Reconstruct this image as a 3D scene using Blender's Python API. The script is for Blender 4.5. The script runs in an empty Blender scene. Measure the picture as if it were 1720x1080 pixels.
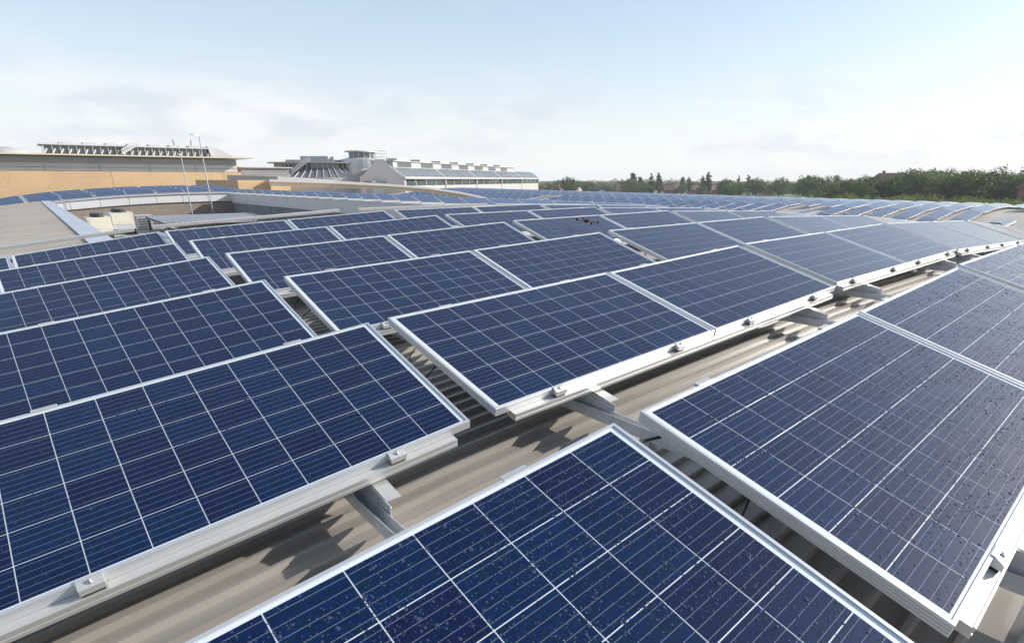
import bpy, math, random
import numpy as np
from mathutils import Vector, Matrix

random.seed(11)
rng = np.random.default_rng(11)
S = bpy.context.scene
COL = S.collection
R = math.radians

# ------------------------------------------------------------------ camera
CAM = Vector((-1.3178, -0.2717, 0.9933))
RT = Vector((0.70013, -0.71401, 0.0))
DN = Vector((-0.19992, -0.19603, -0.96000))
FW = Vector((0.68545, 0.67213, -0.27999))
cd = bpy.data.cameras.new('camera')
cam = bpy.data.objects.new('camera', cd)
COL.objects.link(cam)
m = Matrix.Identity(4)
for i in range(3):
    m[i][0], m[i][1], m[i][2], m[i][3] = RT[i], -DN[i], -FW[i], CAM[i]
cam.matrix_world = m
cd.sensor_fit = 'HORIZONTAL'
cd.sensor_width = 36.0
cd.lens = 1021.95 / 1720 * 36
cd.shift_x = -(1055 - 860) / 1720
cd.shift_y = (600 - 540) / 1720
cd.clip_start = 0.05
cd.clip_end = 6000
S.camera = cam

# ------------------------------------------------------------------ sky, sun, exposure
SUN = Vector((0.83, -0.43, 0.43)).normalized()
elev = math.asin(SUN.z)
w = bpy.data.worlds.new('World')
S.world = w
w.use_nodes = True
nt = w.node_tree
nt.nodes.clear()
def N(t, kind, **kw):
    n = t.nodes.new(kind)
    for k, v in kw.items():
        setattr(n, k, v)
    return n
sky = N(nt, 'ShaderNodeTexSky', sky_type='NISHITA')
sky.sun_disc = False
sky.sun_elevation = elev
sky.sun_rotation = math.atan2(SUN.x, SUN.y)
sky.altitude = 50
sky.air_density = 1.0
sky.dust_density = 1.2
sky.ozone_density = 1.2
bg = N(nt, 'ShaderNodeBackground')
bg.inputs['Strength'].default_value = 0.09
out = N(nt, 'ShaderNodeOutputWorld')
# a layer of soft cumulus near the horizon and thin high veil, all round the sky
tc = N(nt, 'ShaderNodeTexCoord')
sep = N(nt, 'ShaderNodeSeparateXYZ')
nt.links.new(tc.outputs['Generated'], sep.inputs[0])
mp = N(nt, 'ShaderNodeMapping')
mp.inputs['Scale'].default_value = (2.4, 2.4, 7.5)
mp.inputs['Location'].default_value = (5.5, 1.1, 2.3)
mp.inputs['Rotation'].default_value = (0, 0, R(40))
nt.links.new(tc.outputs['Generated'], mp.inputs['Vector'])
nz = N(nt, 'ShaderNodeTexNoise')
nz.inputs['Scale'].default_value = 1.5
nz.inputs['Detail'].default_value = 9
nz.inputs['Roughness'].default_value = 0.58
nt.links.new(mp.outputs[0], nz.inputs['Vector'])
def ramp(stops):
    n_ = N(nt, 'ShaderNodeValToRGB')
    el = n_.color_ramp.elements
    el[0].position, el[0].color = stops[0][0], (stops[0][1],) * 3 + (1,)
    el[1].position, el[1].color = stops[-1][0], (stops[-1][1],) * 3 + (1,)
    for p_, v_ in stops[1:-1]:
        el.new(p_).color = (v_, v_, v_, 1)
    nt.links.new(sep.outputs['Z'], n_.inputs[0])
    return n_
veil = ramp(((0.0, 0.94), (0.04, 0.80), (0.10, 0.60), (0.20, 0.42), (0.45, 0.26), (1.0, 0.18)))     # thin high cirrus, thicker low down
band = ramp(((0.0, 0.05), (0.03, 0.30), (0.055, 0.70), (0.095, 0.70), (0.13, 0.22), (0.17, 0.04), (0.4, 0.08), (1.0, 0.04)))
vcol = N(nt, 'ShaderNodeMix', data_type='RGBA')
vcol.inputs['A'].default_value = (5.95, 6.0, 6.1, 1)
vcol.inputs['B'].default_value = (5.0, 5.7, 6.4, 1)
vz = ramp(((0.0, 0.0), (0.12, 0.6), (0.3, 1.0), (1.0, 1.0)))
nt.links.new(vz.outputs[0], vcol.inputs['Factor'])
mixv = N(nt, 'ShaderNodeMix', data_type='RGBA')
nt.links.new(vcol.outputs['Result'], mixv.inputs['B'])
nt.links.new(veil.outputs[0], mixv.inputs['Factor'])
nt.links.new(sky.outputs[0], mixv.inputs['A'])
mr = N(nt, 'ShaderNodeMapRange', interpolation_type='SMOOTHSTEP')
mr.inputs['From Min'].default_value = 0.44
mr.inputs['From Max'].default_value = 0.57
nt.links.new(nz.outputs['Fac'], mr.inputs['Value'])
mul = N(nt, 'ShaderNodeMath', operation='MULTIPLY')
nt.links.new(mr.outputs[0], mul.inputs[0])
nt.links.new(band.outputs[0], mul.inputs[1])
nz2 = N(nt, 'ShaderNodeTexNoise')
nz2.inputs['Scale'].default_value = 4.5
nz2.inputs['Detail'].default_value = 6
nt.links.new(mp.outputs[0], nz2.inputs['Vector'])
mr2 = N(nt, 'ShaderNodeMapRange', interpolation_type='SMOOTHSTEP')
mr2.inputs['From Min'].default_value = 0.36
mr2.inputs['From Max'].default_value = 0.62
nt.links.new(nz2.outputs['Fac'], mr2.inputs['Value'])
ccol = N(nt, 'ShaderNodeMix', data_type='RGBA')
ccol.inputs['A'].default_value = (4.3, 4.65, 5.25, 1)
ccol.inputs['B'].default_value = (5.6, 5.7, 5.9, 1)
nt.links.new(mr2.outputs[0], ccol.inputs['Factor'])
mix = N(nt, 'ShaderNodeMix', data_type='RGBA')
nt.links.new(mul.outputs[0], mix.inputs['Factor'])
nt.links.new(mixv.outputs['Result'], mix.inputs['A'])
nt.links.new(ccol.outputs['Result'], mix.inputs['B'])
nt.links.new(mix.outputs['Result'], bg.inputs['Color'])
nt.links.new(bg.outputs[0], out.inputs['Surface'])

sl = bpy.data.lights.new('sun', 'SUN')
sl.energy = 3.3
sl.angle = R(0.53)
sl.color = (1.0, 0.945, 0.87)
so = bpy.data.objects.new('sun', sl)
COL.objects.link(so)
so.rotation_euler = SUN.to_track_quat('Z', 'Y').to_euler()
S.view_settings.view_transform = 'Standard'
S.view_settings.look = 'None'
S.view_settings.exposure = 0.95
S.view_settings.gamma = 1.0
S.cycles.use_denoising = True
S.cycles.max_bounces = 6

# ------------------------------------------------------------------ materials
M = {}
def mat(name, col, rough=0.5, metal=0.0, noise=None, bump=None, coat=0.0, var=0.0, spec=None):
    mt = bpy.data.materials.new(name)
    mt.use_nodes = True
    t = mt.node_tree
    b = t.nodes['Principled BSDF']
    b.inputs['Base Color'].default_value = (*col, 1)
    b.inputs['Roughness'].default_value = rough
    b.inputs['Metallic'].default_value = metal
    if spec is not None:
        b.inputs['Specular IOR Level'].default_value = spec
    if coat:
        b.inputs['Coat Weight'].default_value = coat
        b.inputs['Coat Roughness'].default_value = 0.05
    src = None
    if noise or bump:
        co = N(t, 'ShaderNodeTexCoord')
    if noise:                                   # (scale, amount, stretch)
        sc_, am, st = noise
        mpn = N(t, 'ShaderNodeMapping')
        mpn.inputs['Scale'].default_value = st
        t.links.new(co.outputs['Object'], mpn.inputs['Vector'])
        n_ = N(t, 'ShaderNodeTexNoise')
        n_.inputs['Scale'].default_value = sc_
        n_.inputs['Detail'].default_value = 6
        t.links.new(mpn.outputs[0], n_.inputs['Vector'])
        r_ = N(t, 'ShaderNodeMapRange')
        r_.inputs['From Min'].default_value = 0.3
        r_.inputs['From Max'].default_value = 0.7
        r_.inputs['To Min'].default_value = 1 - am
        r_.inputs['To Max'].default_value = 1 + am
        t.links.new(n_.outputs['Fac'], r_.inputs['Value'])
        hs = N(t, 'ShaderNodeHueSaturation')
        hs.inputs['Color'].default_value = (*col, 1)
        t.links.new(r_.outputs[0], hs.inputs['Value'])
        src = hs
    if var:
        oi = N(t, 'ShaderNodeObjectInfo')
        r2 = N(t, 'ShaderNodeMapRange')
        r2.inputs['To Min'].default_value = 1 - var
        r2.inputs['To Max'].default_value = 1 + var
        t.links.new(oi.outputs['Random'], r2.inputs['Value'])
        h2 = N(t, 'ShaderNodeHueSaturation')
        if src:
            t.links.new(src.outputs[0], h2.inputs['Color'])
        else:
            h2.inputs['Color'].default_value = (*col, 1)
        t.links.new(r2.outputs[0], h2.inputs['Value'])
        src = h2
    if src:
        t.links.new(src.outputs[0], b.inputs['Base Color'])
    if bump:                                    # (scale, strength, distance)
        n3 = N(t, 'ShaderNodeTexNoise')
        n3.inputs['Scale'].default_value = bump[0]
        n3.inputs['Detail'].default_value = 4
        t.links.new(co.outputs['Object'], n3.inputs['Vector'])
        bp = N(t, 'ShaderNodeBump')
        bp.inputs['Strength'].default_value = bump[1]
        bp.inputs['Distance'].default_value = bump[2]
        t.links.new(n3.outputs['Fac'], bp.inputs['Height'])
        t.links.new(bp.outputs[0], b.inputs['Normal'])
    M[name] = mt
    return mt

mat('anodised_aluminium', (0.72, 0.73, 0.74), 0.36, 0.65, noise=(5, 0.03, (1, 1, 1)))
mat('rail_aluminium', (0.66, 0.655, 0.64), 0.40, 0.6, noise=(4, 0.035, (1, 1, 1)))
mat('galvanised_steel', (0.66, 0.67, 0.69), 0.35, 0.45, noise=(14, 0.14, (1, 1, 1)))
mat('bolt_steel', (0.60, 0.60, 0.58), 0.25, 0.9)
mat('black_rubber', (0.012, 0.012, 0.013), 0.6)
mat('red_plastic', (0.22, 0.025, 0.03), 0.4)
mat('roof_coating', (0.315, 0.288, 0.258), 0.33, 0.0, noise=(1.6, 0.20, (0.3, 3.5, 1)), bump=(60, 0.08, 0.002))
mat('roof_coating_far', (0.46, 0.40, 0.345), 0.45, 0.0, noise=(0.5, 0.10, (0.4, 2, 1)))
mat('flashing_metal', (0.52, 0.57, 0.64), 0.28, 0.55, noise=(1.2, 0.14, (1, 1, 1)))
mat('fascia_metal', (0.60, 0.60, 0.60), 0.45, 0.1, noise=(0.6, 0.06, (1, 1, 1)))
mat('white_cladding', (0.42, 0.415, 0.405), 0.5, 0.0, noise=(0.4, 0.05, (1, 1, 1)))
mat('cream_soffit', (0.55, 0.47, 0.36), 0.6, noise=(0.5, 0.06, (1, 1, 1)))
mat('grey_cladding', (0.33, 0.34, 0.36), 0.5, 0.1, noise=(0.5, 0.08, (1, 1, 1)))
mat('pale_grey_cladding', (0.52, 0.52, 0.52), 0.5, 0.1, noise=(0.5, 0.05, (1, 1, 1)))
mat('dark_frame', (0.05, 0.055, 0.06), 0.5)
mat('white_steel', (0.60, 0.60, 0.60), 0.45)
mat('steel_silver', (0.52, 0.54, 0.57), 0.4, 0.4, noise=(0.3, 0.06, (1, 1, 1)))
mat('well_membrane', (0.20, 0.20, 0.21), 0.8, noise=(0.8, 0.2, (1, 1, 1)))
mat('concrete', (0.36, 0.34, 0.31), 0.85, noise=(0.15, 0.2, (1, 1, 1)))
mat('fan_black', (0.02, 0.02, 0.022), 0.6)
mat('cream_casing', (0.62, 0.58, 0.47), 0.5, noise=(1.5, 0.06, (1, 1, 1)))
mat('bark', (0.09, 0.07, 0.05), 0.9)
mat('terracotta_roof', (0.20, 0.085, 0.065), 0.8, var=0.2)
mat('house_render', (0.66, 0.62, 0.57), 0.8, var=0.15)
mat('house_brick', (0.33, 0.16, 0.11), 0.85, var=0.15)
mat('meadow_grass', (0.11, 0.15, 0.045), 0.9, noise=(0.02, 0.4, (1, 1, 1)))

def glass_mat(name, col, rough=0.08):
    mt = mat(name, col, rough, 0.0, spec=0.9)
    return mt
glass_mat('building_glass', (0.07, 0.085, 0.095), 0.06)
glass_mat('roof_glass', (0.15, 0.165, 0.18), 0.16)

def brick_mat(name, c1, c2, scale):
    mt = bpy.data.materials.new(name)
    mt.use_nodes = True
    t = mt.node_tree
    b = t.nodes['Principled BSDF']
    b.inputs['Roughness'].default_value = 0.85
    co = N(t, 'ShaderNodeTexCoord')
    mpn = N(t, 'ShaderNodeMapping')
    mpn.inputs['Rotation'].default_value = (R(90), 0, 0)
    t.links.new(co.outputs['Object'], mpn.inputs['Vector'])
    br = N(t, 'ShaderNodeTexBrick')
    br.inputs['Scale'].default_value = scale
    br.inputs['Color1'].default_value = (*c1, 1)
    br.inputs['Color2'].default_value = (*c2, 1)
    br.inputs['Mortar'].default_value = (c1[0] * 0.8, c1[1] * 0.8, c1[2] * 0.8, 1)
    br.inputs['Mortar Size'].default_value = 0.012
    t.links.new(mpn.outputs[0], br.inputs['Vector'])
    n_ = N(t, 'ShaderNodeTexNoise')
    n_.inputs['Scale'].default_value = 0.35
    n_.inputs['Detail'].default_value = 5
    t.links.new(co.outputs['Object'], n_.inputs['Vector'])
    r_ = N(t, 'ShaderNodeMapRange')
    r_.inputs['To Min'].default_value = 0.8
    r_.inputs['To Max'].default_value = 1.2
    t.links.new(n_.outputs['Fac'], r_.inputs['Value'])
    hs = N(t, 'ShaderNodeHueSaturation')
    t.links.new(br.outputs['Color'], hs.inputs['Color'])
    t.links.new(r_.outputs[0], hs.inputs['Value'])
    t.links.new(hs.outputs[0], b.inputs['Base Color'])
    M[name] = mt
brick_mat('buff_brick', (0.58, 0.41, 0.24), (0.50, 0.34, 0.19), 3.2)
brick_mat('brown_brick', (0.27, 0.22, 0.18), (0.20, 0.165, 0.135), 3.2)

def cell_mat():
    mt = bpy.data.materials.new('polycrystalline_cell')
    mt.use_nodes = True
    t = mt.node_tree
    b = t.nodes['Principled BSDF']
    uv = N(t, 'ShaderNodeUVMap')
    uv.uv_map = 'UVMap'
    sp = N(t, 'ShaderNodeSeparateXYZ')
    t.links.new(uv.outputs[0], sp.inputs[0])
    m5 = N(t, 'ShaderNodeMath', operation='MULTIPLY')
    m5.inputs[1].default_value = 5.0
    t.links.new(sp.outputs['Y'], m5.inputs[0])
    fr = N(t, 'ShaderNodeMath', operation='FRACT')
    t.links.new(m5.outputs[0], fr.inputs[0])
    sb = N(t, 'ShaderNodeMath', operation='SUBTRACT')
    sb.inputs[1].default_value = 0.5
    t.links.new(fr.outputs[0], sb.inputs[0])
    ab = N(t, 'ShaderNodeMath', operation='ABSOLUTE')
    t.links.new(sb.outputs[0], ab.inputs[0])
    lt = N(t, 'ShaderNodeMath', operation='LESS_THAN')
    lt.inputs[1].default_value = 0.020
    t.links.new(ab.outputs[0], lt.inputs[0])
    # crystal grain and cell-to-cell tone
    co = N(t, 'ShaderNodeTexCoord')
    oi = N(t, 'ShaderNodeObjectInfo')
    ge = N(t, 'ShaderNodeNewGeometry')
    ra = N(t, 'ShaderNodeMath', operation='ADD')
    t.links.new(oi.outputs['Random'], ra.inputs[0])
    t.links.new(ge.outputs['Random Per Island'], ra.inputs[1])
    rf = N(t, 'ShaderNodeMath', operation='FRACT')
    t.links.new(ra.outputs[0], rf.inputs[0])
    vo = N(t, 'ShaderNodeTexVoronoi')
    vo.inputs['Scale'].default_value = 95
    t.links.new(ge.outputs['Position'], vo.inputs['Vector'])
    g1 = N(t, 'ShaderNodeMix', data_type='RGBA')
    g1.inputs['A'].default_value = (0.0016, 0.0090, 0.050, 1)
    g1.inputs['B'].default_value = (0.0005, 0.0175, 0.072, 1)
    t.links.new(rf.outputs[0], g1.inputs['Factor'])
    g2 = N(t, 'ShaderNodeMix', data_type='RGBA')
    g2.blend_type = 'MULTIPLY'
    g2.inputs['Factor'].default_value = 0.48
    t.links.new(g1.outputs['Result'], g2.inputs['A'])
    t.links.new(vo.outputs['Color'], g2.inputs['B'])
    g3 = N(t, 'ShaderNodeMix', data_type='RGBA')
    g3.inputs['B'].default_value = (0.17, 0.20, 0.26, 1)
    t.links.new(lt.outputs[0], g3.inputs['Factor'])
    t.links.new(g2.outputs['Result'], g3.inputs['A'])
    t.links.new(g3.outputs['Result'], b.inputs['Base Color'])
    b.inputs['Roughness'].default_value = 0.50
    b.inputs['Specular IOR Level'].default_value = 0.22
    b.inputs['Specular Tint'].default_value = (0.62, 0.74, 1.0, 1)
    b.inputs['Coat Weight'].default_value = 1.0
    b.inputs['Coat Roughness'].default_value = 0.13
    b.inputs['Coat IOR'].default_value = 1.22
    b.inputs['Sheen Weight'].default_value = 0.0
    b.inputs['Sheen Roughness'].default_value = 0.4
    b.inputs['Sheen Tint'].default_value = (0.5, 0.7, 1.0, 1)
    # fine rain beads on the glass
    v2 = N(t, 'ShaderNodeTexVoronoi')
    v2.inputs['Scale'].default_value = 170
    t.links.new(ge.outputs['Position'], v2.inputs['Vector'])
    mrb = N(t, 'ShaderNodeMapRange', interpolation_type='SMOOTHSTEP')
    mrb.inputs['From Min'].default_value = 0.0
    mrb.inputs['From Max'].default_value = 0.34
    mrb.inputs['To Min'].default_value = 1.0
    mrb.inputs['To Max'].default_value = 0.0
    t.links.new(v2.outputs['Distance'], mrb.inputs['Value'])
    bp = N(t, 'ShaderNodeBump')
    bp.inputs['Strength'].default_value = 0.13
    bp.inputs['Distance'].default_value = 0.0006
    t.links.new(mrb.outputs[0], bp.inputs['Height'])
    t.links.new(bp.outputs[0], b.inputs['Coat Normal'])
    M['polycrystalline_cell'] = mt
cell_mat()
bs = mat('white_backsheet', (0.60, 0.65, 0.70), 0.5, coat=1.0)
bs.node_tree.nodes['Principled BSDF'].inputs['Coat Roughness'].default_value = 0.10
dm = mat('water_bead', (0.030, 0.048, 0.095), 0.03)
dm.node_tree.nodes['Principled BSDF'].inputs['IOR'].default_value = 1.48
mat('panel_glass_far', (0.006, 0.030, 0.100), 0.45, coat=1.0, var=0.25)
M['panel_glass_far'].node_tree.nodes['Principled BSDF'].inputs['Coat Roughness'].default_value = 0.12

def leaf_mat(name, c1, c2):
    mt = bpy.data.materials.new(name)
    mt.use_nodes = True
    t = mt.node_tree
    b = t.nodes['Principled BSDF']
    b.inputs['Roughness'].default_value = 0.6
    b.inputs['Specular IOR Level'].default_value = 0.3
    oi = N(t, 'ShaderNodeObjectInfo')
    ge = N(t, 'ShaderNodeNewGeometry')
    ad = N(t, 'ShaderNodeMath', operation='MULTIPLY_ADD')
    ad.inputs[1].default_value = 0.55
    t.links.new(ge.outputs['Random Per Island'], ad.inputs[0])
    ml = N(t, 'ShaderNodeMath', operation='MULTIPLY')
    ml.inputs[1].default_value = 0.45
    t.links.new(oi.outputs['Random'], ml.inputs[0])
    t.links.new(ml.outputs[0], ad.inputs[2])
    g = N(t, 'ShaderNodeMix', data_type='RGBA')
    g.inputs['A'].default_value = (*c1, 1)
    g.inputs['B'].default_value = (*c2, 1)
    t.links.new(ad.outputs[0], g.inputs['Factor'])
    t.links.new(g.outputs['Result'], b.inputs['Base Color'])
    tl = N(t, 'ShaderNodeBsdfTranslucent')
    t.links.new(g.outputs['Result'], tl.inputs['Color'])
    ms = N(t, 'ShaderNodeMixShader')
    ms.inputs[0].default_value = 0.4
    t.links.new(b.outputs[0], ms.inputs[1])
    t.links.new(tl.outputs[0], ms.inputs[2])
    t.links.new(ms.outputs[0], t.nodes['Material Output'].inputs['Surface'])
    M[name] = mt
leaf_mat('dark_foliage', (0.055, 0.100, 0.022), (0.120, 0.175, 0.040))
leaf_mat('light_foliage', (0.110, 0.155, 0.030), (0.180, 0.220, 0.055))
leaf_mat('hazy_foliage', (0.070, 0.110, 0.038), (0.125, 0.165, 0.058))  # distance haze put into the leaf colour: paler, greyer green

# ------------------------------------------------------------------ helpers
class MB:
    def __init__(s):
        s.v, s.f, s.mi = [], [], []
    def poly(s, pts, mi=0):
        k = len(s.v)
        s.v += [tuple(p) for p in pts]
        s.f.append(tuple(range(k, k + len(pts))))
        s.mi.append(mi)
    def hexa(s, p, mi=0):                      # 8 points: bottom 4 ccw, top 4 ccw
        k = len(s.v)
        s.v += [tuple(x) for x in p]
        for q in ((3, 2, 1, 0), (4, 5, 6, 7), (0, 1, 5, 4), (1, 2, 6, 5), (2, 3, 7, 6), (3, 0, 4, 7)):
            s.f.append(tuple(k + i for i in q))
            s.mi.append(mi)
    def box(s, a, b, mi=0):
        x0, y0, z0 = a
        x1, y1, z1 = b
        s.hexa([(x0, y0, z0), (x1, y0, z0), (x1, y1, z0), (x0, y1, z0), (x0, y0, z1), (x1, y0, z1), (x1, y1, z1), (x0, y1, z1)], mi)
    def bar(s, a, b, wd, ht, mi=0, up=(0, 0, 1)):
        a, b = Vector(a), Vector(b)
        d = (b - a).normalized()
        up = Vector(up)
        sd = d.cross(up)
        if sd.length < 1e-4:
            sd = d.cross(Vector((1, 0, 0)))
        sd.normalize()
        u = sd.cross(d)
        sd = sd * wd / 2
        u = u * ht / 2
        s.hexa([a - sd - u, a + sd - u, b + sd - u, b - sd - u, a - sd + u, a + sd + u, b + sd + u, b - sd + u], mi)
    def tube(s, pts, r, n=8, mi=0, cap=True):
        pts = [Vector(p) for p in pts]
        rs = r if isinstance(r, (list, tuple)) else [r] * len(pts)
        k0 = len(s.v)
        for i, p in enumerate(pts):
            d = (pts[min(i + 1, len(pts) - 1)] - pts[max(i - 1, 0)]).normalized()
            a = d.cross(Vector((0, 0, 1)))
            if a.length < 1e-3:
                a = Vector((1, 0, 0))
            a.normalize()
            b = d.cross(a)
            for j in range(n):
                th = 2 * math.pi * j / n
                s.v.append(tuple(p + (a * math.cos(th) + b * math.sin(th)) * rs[i]))
        for i in range(len(pts) - 1):
            for j in range(n):
                a0 = k0 + i * n + j
                a1 = k0 + i * n + (j + 1) % n
                s.f.append((a0, a0 + n, a1 + n, a1))
                s.mi.append(mi)
        if cap:
            s.f.append(tuple(k0 + j for j in range(n)))
            s.f.append(tuple(k0 + (len(pts) - 1) * n + j for j in reversed(range(n))))
            s.mi += [mi, mi]
    def extrude(s, prof, path, closed=True, mi=0):   # prof/path: same number of points per ring, rings given
        pass
    def mesh(s, name, mats, smooth=False):
        me = bpy.data.meshes.new(name)
        me.from_pydata(s.v, [], s.f)
        for x in mats:
            me.materials.append(M[x])
        me.polygons.foreach_set('material_index', s.mi)
        if smooth:
            me.polygons.foreach_set('use_smooth', [True] * len(s.f))
        me.update()
        return me
    def build(s, name, mats, parent=None, smooth=False):
        if isinstance(mats, str):
            mats = [mats]
        return link(name, s.mesh(name, mats, smooth), parent)

def link(name, me, parent=None, mw=None):
    o = bpy.data.objects.new(name, me)
    COL.objects.link(o)
    if parent is not None:
        o.parent = parent
    if mw is not None:
        o.matrix_local = mw
    return o
def tag(o, label=None, cat=None, group=None, kind=None):
    if label:
        o['label'] = label
    if cat:
        o['category'] = cat
    if group:
        o['group'] = group
    if kind:
        o['kind'] = kind
    return o
def empty(name, mw):
    o = bpy.data.objects.new(name, None)
    o.empty_display_size = 0.2
    COL.objects.link(o)
    o.matrix_world = mw
    return o
def basis(o, d, e):
    o, d, e = Vector(o), Vector(d).normalized(), Vector(e).normalized()
    n = d.cross(e).normalized()
    e = n.cross(d)
    mw = Matrix.Identity(4)
    for i in range(3):
        mw[i][0], mw[i][1], mw[i][2], mw[i][3] = d[i], e[i], n[i], o[i]
    return mw

# ------------------------------------------------------------------ roof shape
PROF_U = np.array([-18, -14, -10.4, -6.9, -3.4, 0.0, 3.45, 6.95, 10.4, 13.9, 17.4, 21, 25, 30.0])
PROF_Z = np.array([-2.9, -2.1, -1.42, -0.86, -0.385, -0.012, 0.147, 0.178, 0.075, -0.145, -0.46, -0.87, -1.4, -2.1])
def zf(u, v=0.0):                                # height of a row's front edge over the vault
    q = u - 0.041 * v
    i = int(np.clip(np.searchsorted(PROF_U, q) - 1, 1, len(PROF_U) - 3))
    p0, p1, p2, p3 = PROF_Z[i - 1:i + 3]
    x0, x1, x2, x3 = PROF_U[i - 1:i + 3]
    m1 = (p2 - p0) / (x2 - x0)
    m2 = (p3 - p1) / (x3 - x1)
    h = x2 - x1
    t = (q - x1) / h
    return float((2 * t**3 - 3 * t**2 + 1) * p1 + (t**3 - 2 * t**2 + t) * h * m1 + (-2 * t**3 + 3 * t**2) * p2 + (t**3 - t**2) * h * m2)
ORD = 'first second third fourth fifth sixth seventh eighth ninth tenth eleventh twelfth thirteenth fourteenth fifteenth sixteenth seventeenth eighteenth nineteenth twentieth'.split()
ORD += ['twenty-' + x for x in ORD[:9]] + ['thirtieth'] + ['thirty-' + x for x in ORD[:9]] + ['fortieth'] + ['forty-' + x for x in ORD[:9]] + ['fiftieth'] + ['fifty-' + x for x in ORD[:9]]
PAN = -0.275                                      # roof sheet below the front edge

def ribbed_sheet(u0f, u1f, v0, v1, pitch, nu, zfun, hgt=0.028):
    """folded metal sheet: ribs run along u, spaced along v"""
    mb = MB()
    vs, hs = [], []
    v = v0
    while v < v1 - 1e-6:
        for a, h in ((0.0, 0.0), (0.77, 0.0), (0.81, 1.0), (0.94, 1.0), (0.98, 0.0)):
            vs.append(v + a * pitch)
            hs.append(h * hgt)
        v += pitch
    nv = len(vs)
    for i in range(nu + 1):
        for j in range(nv):
            ua, ub = u0f(vs[j]), u1f(vs[j])
            u = ua + (ub - ua) * i / nu
            mb.v.append((u, vs[j], zfun(u, vs[j]) + hs[j]))
    for i in range(nu):
        for j in range(nv - 1):
            k = i * nv + j
            mb.f.append((k, k + nv, k + nv + 1, k + 1))
    mb.mi = [0] * len(mb.f)
    return mb
pan = lambda u, v: zf(u, v) + PAN
flu = lambda v: -0.05 + (1.15 + 0.05) * (v - 13.2) / 42.8       # left kerb line of the sunken plant court
rf = ribbed_sheet(lambda v: -16.0, lambda v: 28.0, -6.2, 13.2, 0.128, 36, pan).build('roof', 'roof_coating')
tag(rf, kind='structure')
rf2 = ribbed_sheet(lambda v: -16.0, lambda v: flu(v) - 0.02, 13.2, 56.0, 0.34, 12, pan, 0.04).build('roof', 'roof_coating')
tag(rf2, kind='structure')
mb = MB()                                          # roof on the far side of the court
for k in range(24):
    v_a, v_b = 13.25 + k * 1.8, 13.25 + (k + 1) * 1.8
    for q in range(8):
        ua, ub = 12.05 + q * 2, 12.05 + (q + 1) * 2
        za, zb = [-0.25 - 0.012 * (x - 12.05)**2 - 0.02 * (x - 12.05) for x in (ua, ub)]
        mb.poly([(ua, v_a, za), (ub, v_a, zb), (ub, v_b, zb), (ua, v_b, za)])
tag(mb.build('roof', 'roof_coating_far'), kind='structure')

# ------------------------------------------------------------------ panels
PW, PH, PG = 1.65, 0.992, 0.02
TW = 2 * PW + PG
CP, CS = 0.1585, 0.1553
TAB = {
(0,'L'):([-3.4025,-0.0095,-0.3027],[0.99541,0.0037,0.09559],[-0.03008,0.96068,0.27601]),
(0,'M'):([0.0305,0.007,0.0177],[0.99889,0.03006,0.03616],[-0.03898,0.95948,0.27908]),
(0,'N'):([3.4989,0.1492,0.1468],[0.9999,0.01016,0.01004],[-0.01248,0.96327,0.26825]),
(1,'L'):([-3.3327,2.048,-0.3809],[0.99354,-0.02805,0.10995],[-0.0049,0.95745,0.28857]),
(1,'M'):([0.0835,1.9294,0.0109],[0.99898,0.01417,0.04283],[-0.02532,0.96184,0.27244]),
(1,'N'):([3.6638,2.0881,0.1421],[0.99976,0.02082,0.00618],[-0.02172,0.96174,0.2731]),
(2,'L'):([-3.2264,4.0525,-0.3921],[0.99419,-0.00784,0.10736],[-0.02451,0.95467,0.29666]),
(2,'M'):([0.1674,3.9553,-0.0056],[0.99901,-0.00859,0.04354],[-0.00432,0.95758,0.28813]),
(2,'N'):([3.7131,4.0348,0.15],[0.99998,-0.00102,0.00679],[-0.00092,0.96032,0.27889]),
(3,'L'):([-3.1447,6.0536,-0.395],[0.99357,0.00225,0.11318],[-0.03379,0.96011,0.27756]),
(3,'M'):([0.2423,6.0127,0.0001],[0.99854,-0.02333,0.04875],[0.00853,0.95875,0.28413]),
(3,'N'):([3.7946,6.0582,0.1646],[0.99998,-0.00067,0.00689],[-0.0013,0.95942,0.28199]),
(4,'L'):([-3.0596,8.0734,-0.4011],[0.99358,0.00191,0.11308],[-0.03328,0.96054,0.27616]),
(4,'M'):([0.3109,8.035,-0.0118],[0.99781,-0.03634,0.0552],[0.01932,0.95916,0.28219]),
(4,'N'):([3.88,8.077,0.1666],[0.99998,-0.00126,0.00672],[-0.00069,0.95926,0.28253]),
(5,'L'):([-2.8936,10.3333,-0.468],[0.99036,-0.02665,0.13595],[-0.0111,0.96291,0.26958]),
(5,'M'):([0.4102,10.087,-0.0113],[0.99801,-0.02905,0.05601],[0.01226,0.96006,0.27953]),
(5,'N'):([3.9515,10.089,0.1703],[0.99975,-0.02147,0.0059],[0.01891,0.95863,0.28402]),
}
tilt = 0.284
for r in range(6):
    o, d, e = TAB[(r, 'N')]
    end = Vector(o) + Vector(d) * TW
    for c, ang in (('O', -0.032), ('P', -0.085)):
        dd = Vector((math.cos(ang), 0, math.sin(ang)))
        nn = Vector((-math.sin(ang), 0, math.cos(ang)))
        ee = Vector((0, math.cos(tilt), 0)) + nn * math.sin(tilt)
        st = end + Vector((0.13, 0.0 if c == 'P' else 0.01, -0.012))
        TAB[(r, c)] = (list(st), list(dd), list(ee))
        end = st + dd * TW
for c in 'LMNO':                                   # seventh row: rails up, panels not yet fitted
    o, d, e = TAB[(4, c)]
    s_ = Vector((0.18, 4.05, 0.0)) if c != 'O' else Vector((0.15, 4.05, 0))
    dd = Vector((Vector(d).x, -0.012, Vector(d).z))
    TAB[(6, c)] = (list(Vector(o) + s_), list(dd), list(e))

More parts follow.
